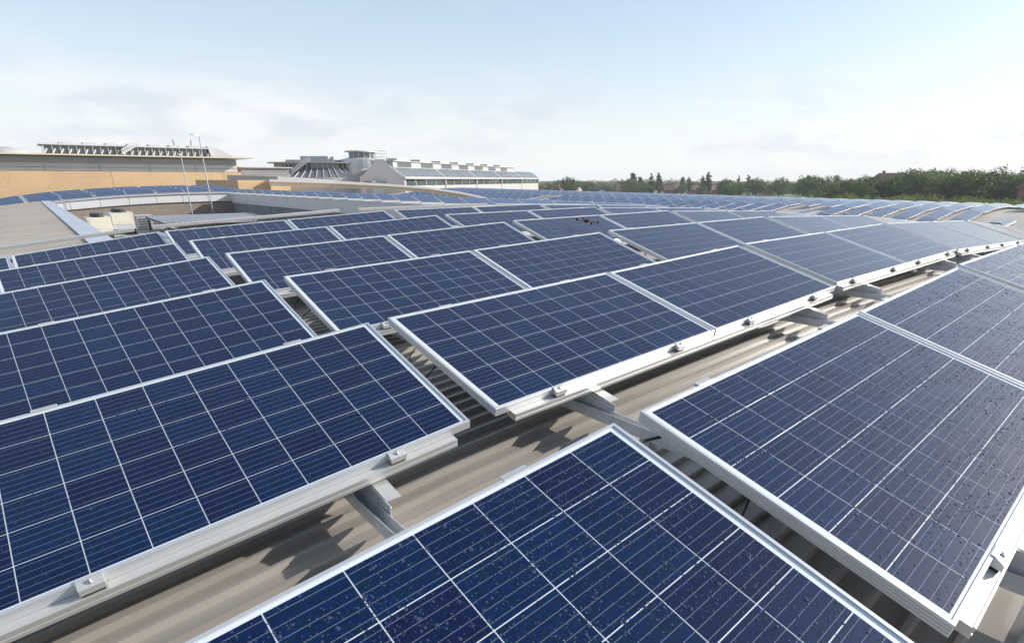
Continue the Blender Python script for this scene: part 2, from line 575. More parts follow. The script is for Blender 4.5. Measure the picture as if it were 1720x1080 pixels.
def frame_mesh():
    prof = [(0.011, -0.0045), (0.0112, 0.0), (0.0012, 0.0), (0.0, -0.0012)]
    for k in range(3):
        z0 = -0.008 - k * 0.0100
        prof += [(0.0, z0), (0.0045, z0 - 0.0006), (0.0045, z0 - 0.0044), (0.0, z0 - 0.0050)]
    prof += [(0.0, -0.040), (0.028, -0.040), (0.028, -0.0385)]
    mb = MB()
    cs = [(0, 0, 1, 1), (PW, 0, -1, 1), (PW, PH, -1, -1), (0, PH, 1, -1)]
    n = len(prof)
    for x, y, sx, sy in cs:
        mb.v += [(x + sx * a, y + sy * (a if z > -0.005 or z < -0.0384 else 0.0), z) for a, z in prof]   # grooves on the short sides only
    for c in range(4):
        for j in range(n - 1):
            a = c * n + j
            b = ((c + 1) % 4) * n + j
            mb.f.append((a, a + 1, b + 1, b))
    mb.mi = [0] * len(mb.f)
    return mb.mesh('frame', ['anodised_aluminium'])
FRAME = frame_mesh()
mb = MB()
mb.box((0.009, 0.009, -0.009), (PW - 0.009, PH - 0.009, -0.0052))
BACK = mb.mesh('backsheet', ['white_backsheet'])
def cell_geo(centres):
    mb = MB()
    uv = []
    h = CS / 2
    for x, y in centres:
        zt, zb = -0.0046, -0.0054
        q = [(x - h, y - h), (x + h, y - h), (x + h, y + h), (x - h, y + h)]
        mb.poly([(a, b, zt) for a, b in q])
        uv += [(0, 0), (1, 0), (1, 1), (0, 1)]
        for i in range(4):
            a, b = q[i], q[(i + 1) % 4]
            mb.poly([(a[0], a[1], zb), (b[0], b[1], zb), (b[0], b[1], zt), (a[0], a[1], zt)])
            uv += [(0.3, 0.0)] * 4
    me = mb.mesh('solar_cell', ['polycrystalline_cell'])
    l = me.uv_layers.new(name='UVMap')
    l.data.foreach_set('uv', [c for p in uv for c in p])
    return me
CELL = cell_geo([(0, 0)])
CENT = [(PW / 2 + (i - 4.5) * CP, PH / 2 + (j - 2.5) * CP) for j in range(6) for i in range(10)]
CELLS = cell_geo(CENT)
mb = MB()
mb.box((0.2, 0.80, -0.033), (0.35, 0.92, -0.0095))
JBOX = mb.mesh('junction_box', ['black_rubber'])

def droplets(seed, n, lo=0.0019, sg=0.42):
    g = np.random.default_rng(seed)
    K = 8
    th = np.arange(K) * 2 * np.pi / K
    x = g.uniform(0.036, PW - 0.036, n)
    y = g.uniform(0.024, PH - 0.024, n)
    # beads gather in loose patches
    keep = (np.sin(x * 23 + np.sin(y * 17) * 2) + np.sin(y * 31 + x * 9)) > g.normal(-0.6, 1.0, n)
    x, y = x[keep], y[keep]
    n = len(x)
    r = np.clip(np.exp(g.normal(math.log(lo), sg, n)), 0.0007, 0.0058)
    el = g.uniform(0.85, 1.25, n)
    ring = []
    for f_, h in ((1.0, 0.0), (0.92, 0.20), (0.60, 0.37)):
        px = x[:, None] + r[:, None] * f_ * np.cos(th)
        py = y[:, None] + r[:, None] * f_ * np.sin(th) * el[:, None]
        pz = np.full_like(px, -0.0046) + (r * h)[:, None]
        ring.append(np.stack([px, py, pz], 2))
    top = np.stack([x, y, -0.0046 + r * 0.44], 1)[:, None, :]
    V = np.concatenate(ring + [top], 1)
    P = 3 * K + 1
    fs = []
    for a in range(2):
        for j in range(K):
            fs.append((a * K + j, a * K + (j + 1) % K, (a + 1) * K + (j + 1) % K, (a + 1) * K + j))
    tr = [(2 * K + j, 2 * K + (j + 1) % K, 3 * K) for j in range(K)]
    base = np.arange(n) * P
    Q = (np.array(fs)[None] + base[:, None, None]).reshape(-1, 4)
    T = (np.array(tr)[None] + base[:, None, None]).reshape(-1, 3)
    me = bpy.data.meshes.new('water_beads')
    me.from_pydata(V.reshape(-1, 3).tolist(), [], Q.tolist() + T.tolist())
    me.materials.append(M['water_bead'])
    me.polygons.foreach_set('use_smooth', [True] * len(me.polygons))
    me.update()
    return me

ROWN = ['nearest row', 'second row', 'third row', 'fourth row', 'fifth row', 'sixth and rearmost row']
COLN = {('L', 0): 'second panel left of the open aisle', ('L', 1): 'directly left of the open aisle',
        ('M', 0): 'directly right of the open aisle', ('M', 1): 'second panel right of the open aisle',
        ('N', 0): 'third panel right of the open aisle', ('N', 1): 'fourth panel right of the open aisle',
        ('O', 0): 'fifth panel right of the open aisle', ('O', 1): 'sixth panel right of the open aisle',
        ('P', 0): 'seventh panel right of the open aisle', ('P', 1): 'eighth panel right of the open aisle'}
def full_cells(r, c, k):
    return (c == 'M' and r <= 3) or (c == 'L' and k == 1 and r <= 4) or (c == 'N' and r <= 2) or (c == 'O' and k == 0 and r <= 1)
WET = {(0, 'L', 1): 12500, (0, 'M', 0): 12500, (0, 'M', 1): 11000, (0, 'N', 0): 6000, (1, 'L', 1): 4500, (1, 'M', 0): 3000, (1, 'M', 1): 3500}
for (r, c), (o, d, e) in list(TAB.items()):
    if r == 6:
        continue
    for k in range(2):
        mw = basis(Vector(o) + Vector(d) * (k * (PW + PG)), d, e)
        mw = mw @ Matrix.Rotation(random.gauss(0, 0.0012), 4, 'X') @ Matrix.Rotation(random.gauss(0, 0.0012), 4, 'Y')
        p = empty('solar_panel', mw)
        tag(p, 'blue solar panel in the ' + ROWN[r] + ', ' + COLN[(c, k)], 'solar panel', 'solar panels on the near vault')
        link('frame', FRAME, p)
        link('backsheet', BACK, p)
        link('junction_box', JBOX, p)
        if full_cells(r, c, k):
            for x, y in CENT:
                link('solar_cell', CELL, p, Matrix.Translation((x, y, 0)))
        else:
            tag(link('solar_cells', CELLS, p), kind='stuff')
        if (r, c, k) in WET:
            tag(link('water_beads', droplets(r * 31 + ord(c) + k, WET[(r, c, k)], 0.0017 if r == 0 else 0.0013), p), kind='stuff')

# ------------------------------------------------------------------ rails with clamps
def rail_mesh(x0, x1, front=True):
    if front:
        prof = [(0.024, -0.0412), (-0.034, -0.0412), (-0.034, -0.0372), (-0.040, -0.0372), (-0.040, -0.055), (-0.037, -0.0565), (-0.037, -0.060), (-0.040, -0.0615), (-0.040, -0.076), (0.024, -0.076)]
    else:
        prof = [(PH + 0.034, -0.0412), (PH - 0.024, -0.0412), (PH - 0.024, -0.086), (PH + 0.034, -0.086)]
    mb = MB()
    n = len(prof)
    mb.v = [(x0, y, z) for y, z in prof] + [(x1, y, z) for y, z in prof]
    for j in range(n):
        mb.f.append((j, (j + 1) % n, n + (j + 1) % n, n + j))
    mb.f.append(tuple(range(n - 1, -1, -1)))
    mb.f.append(tuple(range(n, 2 * n)))
    mb.mi = [0] * len(mb.f)
    return mb.mesh('mounting_rail', ['rail_aluminium'])
RAILF = rail_mesh(0.085, TW - 0.085, True)
RAILB = rail_mesh(0.085, TW - 0.085, False)
mb = MB()
L_ = 0.032
prof = [(0.008, 0.0008), (0.008, 0.0045), (-0.004, 0.0045), (-0.030, -0.0075), (-0.0315, -0.0290), (-0.0015, -0.0290), (-0.0015, 0.0008)]
n = len(prof)
mb.v = [(-L_, y, z) for y, z in prof] + [(L_, y, z) for y, z in prof]
for j in range(n):
    mb.f.append((j, (j + 1) % n, n + (j + 1) % n, n + j))
mb.f += [tuple(range(n - 1, -1, -1)), tuple(range(n, 2 * n))]
mb.mi = [0] * len(mb.f)
mb.box((-L_ + 0.004, -0.0265, -0.0405), (L_ - 0.004, -0.0040, -0.0292), 1)
CLAMP = mb.mesh('clamp', ['rail_aluminium', 'black_rubber'])
mb = MB()
mb.tube([(0, -0.016, -0.004), (0, -0.0135, 0.0035)], 0.0068, 8)
mb.tube([(0, -0.0138, 0.003), (0, -0.0122, 0.0085)], 0.0042, 6)
BOLT = mb.mesh('bolt', ['bolt_steel'], True)
mb = MB()
mb.hexa([(-0.04, -0.014, -0.004), (0.04, -0.014, -0.004), (0.04, 0.009, 0.0008), (-0.04, 0.009, 0.0008), (-0.04, -0.014, -0.0005), (0.04, -0.014, -0.0005), (0.04, 0.009, 0.0040), (-0.04, 0.009, 0.0040)])
mb.box((-0.036, -0.013, -0.040), (0.036, -0.009, -0.0045))
CLAMPB = mb.mesh('clamp', ['rail_aluminium'])
FLIP = Matrix.Translation((0, PH, 0)) @ Matrix.Rotation(math.pi, 4, 'Z')
COLS = {'L': 'table left of the open aisle', 'M': 'first table right of the open aisle', 'N': 'second table right of the open aisle', 'O': 'third table right of the open aisle', 'P': 'fourth table right of the open aisle'}
for (r, c), (o, d, e) in TAB.items():
    mw = basis(o, d, e)
    if r == 6:
        a = link('mounting_rail', RAILB, None, mw)
        tag(a, 'bare white rail without panels behind the rearmost row, ' + COLS[c], 'rail', 'mounting rails')
        continue
    for front in (True, False):
        a = link('mounting_rail', RAILF if front else RAILB, None, mw)
        tag(a, ('front' if front else 'rear') + ' mounting rail of the ' + ROWN[r] + ', ' + COLS[c], 'rail', 'mounting rails')
        if c == 'P' or (not front and c == 'O'):
            continue
        for k in range(2):
            for s in (0.36, 1.29):
                s += random.gauss(0, 0.012)
                tm = Matrix.Translation((k * (PW + PG) + s, 0, 0))
                cl = link('clamp', CLAMP if front else CLAMPB, a, tm if front else tm @ FLIP)
                if front and r < 3:
                    link('bolt', BOLT, cl)

# ------------------------------------------------------------------ beams and tilt brackets
for c in 'LMNOP':
    for si, s in enumerate((0.56, 2.84)):
        nodes = []
        for r in range(6):
            o, d, e = TAB[(r, c)]
            p = Vector(o) + Vector(d) * s
            nodes.append(p)
        line = [nodes[0] + (nodes[0] - nodes[1]) * 0.45] + nodes + [nodes[-1] + (nodes[-1] - nodes[-2]) * 0.75]
        line = [Vector((q.x, q.y, q.z - 0.152)) for q in line]
        mb = MB()
        for a, b in zip(line[:-1], line[1:]):
            for off, w_, h_, dz in ((-0.021, 0.003, 0.058, -0.029), (0.021, 0.003, 0.058, -0.029), (0.0, 0.039, 0.003, -0.056)):
                mb.bar(a + Vector((off, 0, dz)), b + Vector((off, 0, dz)), w_, h_)
        bm_ = mb.build('support_beam', 'galvanised_steel')
        tag(bm_, ('left' if si == 0 else 'right') + ' channel beam on the roof under the ' + COLS[c], 'beam', 'support beams')
        for r in range(6):
            p = nodes[r]
            x, y, z = p
            t_ = math.tan(tilt)
            mb = MB()
            q = [(y - 0.17, z - 0.205), (y - 0.17, z - 0.118), (y - 0.10, z - 0.112), (y + 0.10, z - 0.082), (y + 0.16, z - 0.150), (y + 0.16, z - 0.205)]
            nq = len(q)
            xa, xb = x + 0.0235, x + 0.0275
            mb.v += [(xa, a, b) for a, b in q] + [(xb, a, b) for a, b in q]
            mb.f += [tuple(range(nq)), tuple(nq + i for i in reversed(range(nq)))]
            for i in range(nq):
                mb.f.append((i, nq + i, nq + (i + 1) % nq, (i + 1) % nq))
            mb.mi += [0] * (nq + 2)
            mb.bar((x + 0.0255, y + 0.90, z - 0.21), (x + 0.0255, y + 0.90, z - 0.088 + 0.90 * t_), 0.03, 0.004, 0, (1, 0, 0))
            bk = mb.build('tilt_bracket', 'galvanised_steel', bm_)
            mb = MB()
            mb.hexa([(x + 0.0285, y - 0.13, z - 0.1175), (x + 0.088, y - 0.13, z - 0.1175), (x + 0.088, y + 0.01, z - 0.091), (x + 0.0285, y + 0.01, z - 0.091),
                     (x + 0.0285, y - 0.13, z - 0.1135), (x + 0.088, y - 0.13, z - 0.1135), (x + 0.088, y + 0.01, z - 0.087), (x + 0.0285, y + 0.01, z - 0.087)])
            mb.build('lip', 'rail_aluminium', bk)
            mb = MB()
            zr = pan(x, y - 0.42)
            mb.box((x - 0.028, y - 0.45, zr - 0.005), (x + 0.028, y - 0.39, z - 0.2105))
            mb.build('seam_clamp', 'galvanised_steel', bm_)
            if r < 3:
                mb = MB()
                mb.tube([(x + 0.0275, y - 0.135, z - 0.145), (x + 0.036, y - 0.135, z - 0.145)], 0.009, 8)
                mb.tube([(x + 0.036, y - 0.135, z - 0.145), (x + 0.043, y - 0.135, z - 0.145)], 0.005, 6)
                mb.build('bolt', 'bolt_steel', bk, True)

# ------------------------------------------------------------------ loose cables in the aisle
def cable(pts, label, rad=0.0035):
    P = [Vector(p) for p in pts]
    out_ = []
    for i in range(len(P) - 1):
        p0, p1, p2, p3 = P[max(i - 1, 0)], P[i], P[i + 1], P[min(i + 2, len(P) - 1)]
        for k in range(6):
            t = k / 6
            out_.append(0.5 * ((2 * p1) + (p2 - p0) * t + (2 * p0 - 5 * p1 + 4 * p2 - p3) * t * t + (3 * p1 - p0 - 3 * p2 + p3) * t**3))
    out_.append(P[-1])
    mb = MB()
    mb.tube(out_, rad, 6)
    tag(mb.build('cable', 'black_rubber', None, True), label, 'cable', 'black panel cables')
for r in range(6):
    o, d, e = TAB[(r, 'L')]
    a = Vector(o) + Vector(d) * TW
    o2, d2, e2 = TAB[(r, 'M')]
    b = Vector(o2)
    e, e2 = Vector(e), Vector(e2)
    z_ = Vector((0, 0, 1))
    cable([a + e * 0.80 - z_ * 0.06 - Vector(d) * 0.1, a + e * 0.74 - z_ * 0.17, (a + b) / 2 + e * 0.66 - z_ * 0.215, b + e2 * 0.60 - z_ * 0.13, b + e2 * 0.62 - z_ * 0.06 + Vector(d2) * 0.12],
          'black cable sagging across the open aisle in the ' + ROWN[r])
    if r in (1, 2):
        cable([(a + b) / 2 + e * 0.60 - z_ * 0.225, (a + b) / 2 + e * 0.68 - z_ * 0.21, b + e2 * 0.78 - z_ * 0.12, b + e2 * 0.80 - z_ * 0.05 + Vector(d2) * 0.1],
              'second thinner black cable in the open aisle of the ' + ROWN[r], 0.0028)
o, d, e = [Vector(x) for x in TAB[(0, 'L')]]
o2, d2, e2 = [Vector(x) for x in TAB[(0, 'M')]]
cable([o + d * (TW - 0.05) + e * 0.93 - Vector((0, 0, 0.05)), o + d * (TW + 0.03) + e * 0.93 - Vector((0, 0, 0.045)), o2 + e2 * 0.90 - Vector((0, 0, 0.05)) + d2 * 0.06],
      'short taut black cable joining the two nearest panels at their top corners', 0.005)

# ------------------------------------------------------------------ drone hovering over the fourth row
o, d, e = [Vector(x) for x in TAB[(3, 'N')]]
nrm = d.cross(e)
dc = o + d * 0.86 + e * 0.40 + nrm * 0.14
dr = empty('drone', Matrix.Translation(dc) @ Matrix.Rotation(R(25), 4, 'Z') @ Matrix.Rotation(R(14), 4, 'X'))
tag(dr, 'small dark red quadcopter drone hovering low over the fourth row of panels', 'drone')
mb = MB()
mb.box((-0.055, -0.03, -0.014), (0.055, 0.03, 0.014))
mb.box((-0.035, -0.018, 0.014), (0.04, 0.018, 0.030))
mb.build('body', 'black_rubber', dr)
mb = MB()
mb.tube([(0.055, 0, -0.004), (0.072, 0, -0.006)], 0.009, 8)
mb.build('camera_lens', 'black_rubber', dr)
for sx in (-1, 1):
    for sy in (-1, 1):
        mb = MB()
        mb.bar((sx * 0.04, sy * 0.02, 0), (sx * 0.125, sy * 0.115, 0.004), 0.014, 0.009)
        a = mb.build('arm', 'red_plastic', dr)
        mb = MB()
        mb.tube([(sx * 0.125, sy * 0.115, -0.012), (sx * 0.125, sy * 0.115, 0.022)], 0.013, 8)
        mb.build('motor', 'black_rubber', a)
        mb = MB()
        an = random.uniform(0, 3)
        for q in (an, an + math.pi):
            mb.bar((sx * 0.125, sy * 0.115, 0.024), (sx * 0.125 + 0.062 * math.cos(q), sy * 0.115 + 0.062 * math.sin(q), 0.026), 0.012, 0.002)
        mb.build('propeller', 'red_plastic', a)

# ------------------------------------------------------------------ simple panels further off
mb = MB()
mb.box((0, 0, -0.035), (PW, PH, -0.004), 0)
mb.box((0.022, 0.022, -0.0045), (PW - 0.022, PH - 0.022, 0.0), 1)
FAR = mb.mesh('solar_panel', ['anodised_aluminium', 'panel_glass_far'])
def far_panel(o, d, e, label, group):
    p = link('solar_panel', FAR, None, basis(o, d, e))
    tag(p, label, 'solar panel', group)

# strip along the far side of the sunken court: the left ends of rows that run on out of sight
for k in range(23):
    v = 56.0 - 2.02 * k
    if v < 11.9:
        continue
    for q in range(2):
        ang = -0.03 - 0.05 * q
        dd = Vector((math.cos(ang), 0, math.sin(ang)))
        ee = Vector((0, math.cos(0.27), 0)) + Vector((-math.sin(ang), 0, math.cos(ang))) * math.sin(0.27)
        st = Vector((12.15, v, 0.03)) + Vector((math.cos(-0.03), 0, math.sin(-0.03))) * (q * (PW + PG))
        far_panel(st, dd, ee, ('small blue panel at the white court wall, ' if q == 0 else 'small panel one step behind the court wall strip, ') + ORD[k] + ' row from the brick corner', 'solar panels beyond the plant court')
for q in range(2):                                 # row ends: support rail over the white wall
    pass
mb = MB()
for k in range(23):
    v = 56.0 - 2.02 * k
    if v < 11.9:
        continue
    mb.box((12.1, v - 0.05, -0.06), (15.4, v - 0.005, -0.01))
rs = mb.build('mounting_rails', 'rail_aluminium')
tag(rs, 'row of short rail ends above the white court wall', 'rails', kind='stuff')

# vault beyond the court
BU = np.array([-12, -6, -0.31, 1.88, 5.2, 8.67, 11.93, 16, 22.0])
BZ = np.array([-3.4, -1.75, -0.66, -0.33, -0.05, 0.08, 0.10, -0.05, -0.6])
bz = lambda u: float(np.interp(u, BU, BZ))
for j in range(4):
    v = 56.35 + 2.02 * j
    for q in range(11):
        u = -6.4 + (q // 2) * 3.46 + (q % 2) * (PW + PG)
        za, zb = bz(u), bz(u + PW)
        za, zb = za + 0.0, zb + 0.0
        dd = Vector((PW, 0, zb - za)).normalized()
        ee = Vector((0, math.cos(0.3), 0)) + Vector((-dd.z, 0, dd.x)) * math.sin(0.3)
        far_panel((u, v, za + 0.05 * j), dd, ee, 'blue panel behind the plant court, ' + ORD[j] + ' row, ' + ORD[q] + ' from the left', 'solar panels behind the plant court')
mb = MB()
us = np.linspace(-12, 22, 40)
for a, b in zip(us[:-1], us[1:]):
    mb.poly([(a, 56.05, bz(a) - 0.16), (b, 56.05, bz(b) - 0.16), (b, 96, bz(b) - 0.2), (a, 96, bz(a) - 0.2)])
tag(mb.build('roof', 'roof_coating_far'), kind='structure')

# second vault to the right, further off
U2, R2 = 56.0, 60.0
z2 = lambda u, v: -1.13 + 0.0062 * (v - 12) - (u - U2)**2 / (2 * R2)
def bare(u, v):                                    # bays left free for rooflights
    return (9 < v < 12.5 and u < 52) or (23.5 < v < 29 and u < 48.5) or (60 < v < 65 and u < 48.5)
stuffv = MB()
cnt = 0
for j in range(44):
    v = 9.3 + 2.02 * j
    for q in range(7):
        u0 = 36.4 + q * 3.46
        for k in range(2):
            u = u0 + k * (PW + PG)
            if bare(u, v):
                continue
            um = u0 + TW / 2
            sl_ = -(um - U2) / R2
            dd = Vector((1, 0, sl_)).normalized()
            ee = Vector((0, math.cos(0.26), 0)) + Vector((-dd.z, 0, dd.x)) * math.sin(0.26)
            o = Vector((u0, v, z2(um, v) - sl_ * TW / 2)) + dd * (k * (PW + PG))
            if v < 40 and u > 39 and u < 58.5:
                far_panel(o, dd, ee, 'pale panel on the far vault, ' + ORD[j] + ' row from the right end, ' + ORD[q * 2 + k] + ' up the slope', 'solar panels on the far vault')
                cnt += 1
            else:
                mw = basis(o, dd, ee)
                for a, b, mi in (((0, 0, -0.035), (PW, PH, -0.004), 0), ((0.03, 0.03, -0.0045), (PW - 0.03, PH - 0.03, 0.0), 1)):
                    k0 = len(stuffv.v)
                    stuffv.box(a, b, mi)
                    for i in range(k0, len(stuffv.v)):
                        stuffv.v[i] = tuple(mw @ Vector(stuffv.v[i]))
tag(stuffv.build('solar_panels', ['anodised_aluminium', 'panel_glass_far']), 'mass of distant solar panels on the far vault', 'solar panels', kind='stuff')
mb = MB()
us = np.linspace(30, 84, 55)
vs = np.linspace(-10, 110, 13)
for a, b in zip(us[:-1], us[1:]):
    for p, q in zip(vs[:-1], vs[1:]):
        mb.poly([(a, p, z2(a, p) - 0.22), (b, p, z2(b, p) - 0.22), (b, q, z2(b, q) - 0.22), (a, q, z2(a, q) - 0.22)])
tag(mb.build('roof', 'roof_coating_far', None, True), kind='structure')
for v, lab in ((11.2, 'long grey rooflight on the tan bay at the right edge'), (26.2, 'long grey rooflight on the tan bay of the far vault'), (63, 'distant grey rooflight on the far vault')):
    t = empty('rooflight', Matrix.Translation((46.4, v, z2(46.4, v) - 0.05)) @ Matrix.Diagonal((0.55, 0.6, 0.6, 1)))
    tag(t, lab, 'rooflight', 'rooflights')
    mb = MB()
    mb.hexa([(-2.6, -1.0, -0.2), (2.6, -1.0, 0.15), (2.6, 1.0, 0.15), (-2.6, 1.0, -0.2), (-2.6, -1.0, 0.12), (2.6, -1.0, 0.5), (2.6, 1.0, 0.5), (-2.6, 1.0, 0.12)])
    mb.build('kerb', 'grey_cladding', t)
    mb = MB()
    mb.hexa([(-2.5, -0.9, 0.13), (2.5, -0.9, 0.505), (2.5, 0.9, 0.505), (-2.5, 0.9, 0.13), (-2.3, -0.4, 0.36), (2.3, -0.4, 0.72), (2.3, 0.4, 0.72), (-2.3, 0.4, 0.36)])
    mb.build('glazing', 'roof_glass', t)

# ------------------------------------------------------------------ sunken plant court
fb = lambda u: float(np.interp(u, [-1, 2.23, 5.0, 7.7, 11.8, 13], [-1.3, -0.97, -0.75, -0.62, -0.585, -0.58]))
cw = empty('court_back_wall', Matrix.Identity(4))
tag(cw, 'curved white fascia over brown brick wall at the back of the plant court', 'wall')
us = np.linspace(0.9, 12.02, 8)
for a, b in zip(us[:-1], us[1:]):                  # fascia sheets with open joints
    mb = MB()
    g = 0.012
    a2, b2 = a + g, b - g
    ta, tb = bz(a2) - 0.10, bz(b2) - 0.10
    mb.hexa([(a2, 55.9, fb(a2)), (b2, 55.9, fb(b2)), (b2, 56.1, fb(b2)), (a2, 56.1, fb(a2)), (a2, 55.9, ta), (b2, 55.9, tb), (b2, 56.1, tb), (a2, 56.1, ta)])
    mb.build('fascia_sheet', 'fascia_metal', cw)
mb = MB()
for a, b in zip(us[:-1], us[1:]):
    mb.bar((a, 55.85, bz(a) - 0.085), (b, 55.85, bz(b) - 0.085), 0.14, 0.05)
mb.build('gutter', 'galvanised_steel', cw)
mb = MB()
mb.box((0.9, 56.02, -4.6), (12.1, 56.35, -0.62 + 0.0))
mb.build('brick_wall', 'brown_brick', cw)
sw = empty('court_side_wall', Matrix.Identity(4))
tag(sw, 'long white sheet wall on the right side of the plant court', 'wall')
nb = 11
for i in range(nb):
    va, vb = 13.3 + i * (55.85 - 13.3) / nb + 0.012, 13.3 + (i + 1) * (55.85 - 13.3) / nb - 0.012
    mb = MB()
    mb.box((11.95, va, -0.74), (12.06, vb, -0.10))
    mb.build('fascia_sheet', 'fascia_metal', sw)
mb = MB()
mb.box((11.93, 13.3, -0.095), (12.14, 55.85, -0.045))
mb.build('coping', 'flashing_metal', sw)
mb = MB()
mb.box((12.0, 13.3, -4.6), (12.2, 56.0, -0.745))
mb.build('dark_wall', 'well_membrane', sw)
fk = MB()
for k in range(10):
    va, vb = 13.2 + k * 4.28, 13.2 + (k + 1) * 4.28
    pa, pb = flu(va), flu(vb)
    za, zb = pan(pa, va) + 0.05, pan(pb, vb) + 0.05
    fk.hexa([(pa - 0.05, va, za - 0.6), (pa + 0.42, va, za - 0.6), (pb + 0.42, vb, zb - 0.6), (pb - 0.05, vb, zb - 0.6), (pa - 0.05, va, za), (pa + 0.42, va, za), (pb + 0.42, vb, zb), (pb - 0.05, vb, zb)])
tag(fk.build('flashing_strip', 'flashing_metal'), 'pale blue metal flashing strip along the roof edge by the plant court', 'flashing')
mb = MB()
mb.box((-0.2, 13.2, -4.65), (12.2, 56.2, -4.6))
mb.box((-0.2, 13.0, -4.6), (12.2, 13.2, -0.45))
mb.poly([(0.3, 13.2, -4.6), (1.5, 56, -4.6), (1.5, 56, -0.75), (0.3, 13.2, -0.75)])
tag(mb.build('court_floor', 'well_membrane'), kind='structure')

def chiller(loc, sz, label, cream):
    t = empty('chiller_unit', Matrix.Translation(loc))
    tag(t, label, 'chiller', 'rooftop chillers')
    lx, ly, lz = sz
    mb = MB()
    mb.box((-lx / 2, -ly / 2, lz * 0.3), (lx / 2, ly / 2, lz))
    mb.build('casing', 'cream_casing' if cream else 'pale_grey_cladding', t)
    mb = MB()
    for x in (-1, 1):
        for y in (-1, 1):
            mb.bar((x * lx * 0.45, y * ly * 0.45, 0), (x * lx * 0.45, y * ly * 0.45, lz * 0.3), 0.08, 0.08)
    mb.box((-lx / 2 + 0.02, -ly / 2 + 0.05, lz * 0.1), (lx / 2 - 0.02, ly / 2 - 0.05, lz * 0.29))
    mb.build('base_frame', 'dark_frame', t)
    nf = 3
    for i in range(nf):
        y = -ly / 2 + (i + 0.5) * ly / nf
        rr = min(lx, ly / nf) * 0.42
        mb = MB()
        mb.tube([(0, y, lz + 0.002), (0, y, lz + 0.14)], [rr, rr * 0.94], 16)
        fs_ = mb.build('fan_shroud', 'fan_black', t)
        mb = MB()
        for q in range(5):
            an = q * 2 * math.pi / 5
            mb.bar((0.04 * math.cos(an), y + 0.04 * math.sin(an), lz + 0.155), (rr * 0.85 * math.cos(an), y + rr * 0.85 * math.sin(an), lz + 0.16), 0.10, 0.01)
        mb.build('fan_blade', 'dark_frame', fs_)
    mb = MB()
    mb.box((-lx / 2 + 0.06, -ly / 2 - 0.015, lz * 0.5), (lx / 2 - 0.06, -ly / 2 - 0.001, lz * 0.94))
    mb.build('service_panel', 'cream_casing', t)
chiller((2.15, 38.5, -1.75), (0.85, 1.5, 1.05), 'cream chiller unit with black fans in the plant court, nearest the flashing', True)
chiller((3.55, 43.5, -1.95), (1.0, 1.8, 1.25), 'grey chiller unit with black fans behind the cream one', False)
mb = MB()
mb.box((1.2, 36, -1.95), (6.5, 50, -1.85))
pd = mb.build('plant_deck', 'concrete')
tag(pd, 'raised concrete deck under the chillers in the plant court', 'deck')
def canopy(name, c, sz, rise, mt_, label, pitch_):
    t = empty(name, Matrix.Translation(c))
    tag(t, label, 'canopy', 'low sheet roofs in the plant court')
    lx, ly = sz
    mb = MB()
    n_ = int(lx / pitch_)
    for i in range(n_):
        xa, xb = -lx / 2 + i * lx / n_, -lx / 2 + (i + 0.72) * lx / n_
        mb.hexa([(xa, -ly / 2, 0), (xb, -ly / 2, 0), (xb, ly / 2, rise), (xa, ly / 2, rise), (xa, -ly / 2, 0.1), (xb, -ly / 2, 0.1), (xb, ly / 2, rise + 0.1), (xa, ly / 2, rise + 0.1)])
    mb.build('roof_ribs', mt_, t)
    mb = MB()
    mb.hexa([(-lx / 2, -ly / 2, -0.06), (lx / 2, -ly / 2, -0.06), (lx / 2, ly / 2, rise - 0.06), (-lx / 2, ly / 2, rise - 0.06), (-lx / 2, -ly / 2, 0.05), (lx / 2, -ly / 2, 0.05), (lx / 2, ly / 2, rise + 0.05), (-lx / 2, ly / 2, rise + 0.05)])
    mb.build('deck_sheet', 'grey_cladding', t)
    mb = MB()
    for x in (-lx / 2 + 0.1, lx / 2 - 0.1):
        for y in (-ly / 2 + 0.1, ly / 2 - 0.1):
            mb.bar((x, y, -2.6), (x, y, rise * (y / ly + 0.5) - 0.05), 0.09, 0.09)
    mb.build('posts', 'dark_frame', t)
canopy('sheet_canopy', (4.5, 31.0, -1.55), (2.9, 7.0), 0.15, 'grey_cladding', 'ribbed grey sheet canopy low in the plant court', 0.3)
canopy('sheet_canopy', (7.6, 42.5, -1.25), (5.4, 5.0), 0.12, 'grey_cladding', 'wide grey canopy in front of the brick court wall', 0.25)
t = empty('steel_stair', Matrix.Translation((2.3, 30.5, -2.0)))
tag(t, 'small galvanised access frame and ladder beside the flashing strip', 'frame')
mb = MB()
for x in (-0.6, -0.2, 0.25, 0.7):
    for y in (-0.6, 0.6):
        mb.bar((x, y, -1.2), (x, y, 0.75), 0.05, 0.05)
mb.build('uprights', 'white_steel', t)
mb = MB()
for z in (0.2, 0.48, 0.72):
    for y in (-0.6, 0.6):
        mb.bar((-0.62, y, z), (0.72, y, z), 0.045, 0.045)
    for x in (-0.6, 0.7):
        mb.bar((x, -0.6, z), (x, 0.6, z), 0.04, 0.04)
mb.build('handrails', 'white_steel', t)
mb = MB()
mb.box((-0.6, -0.6, -0.1), (0.7, 0.6, -0.04))
mb.build('platform', 'galvanised_steel', t)

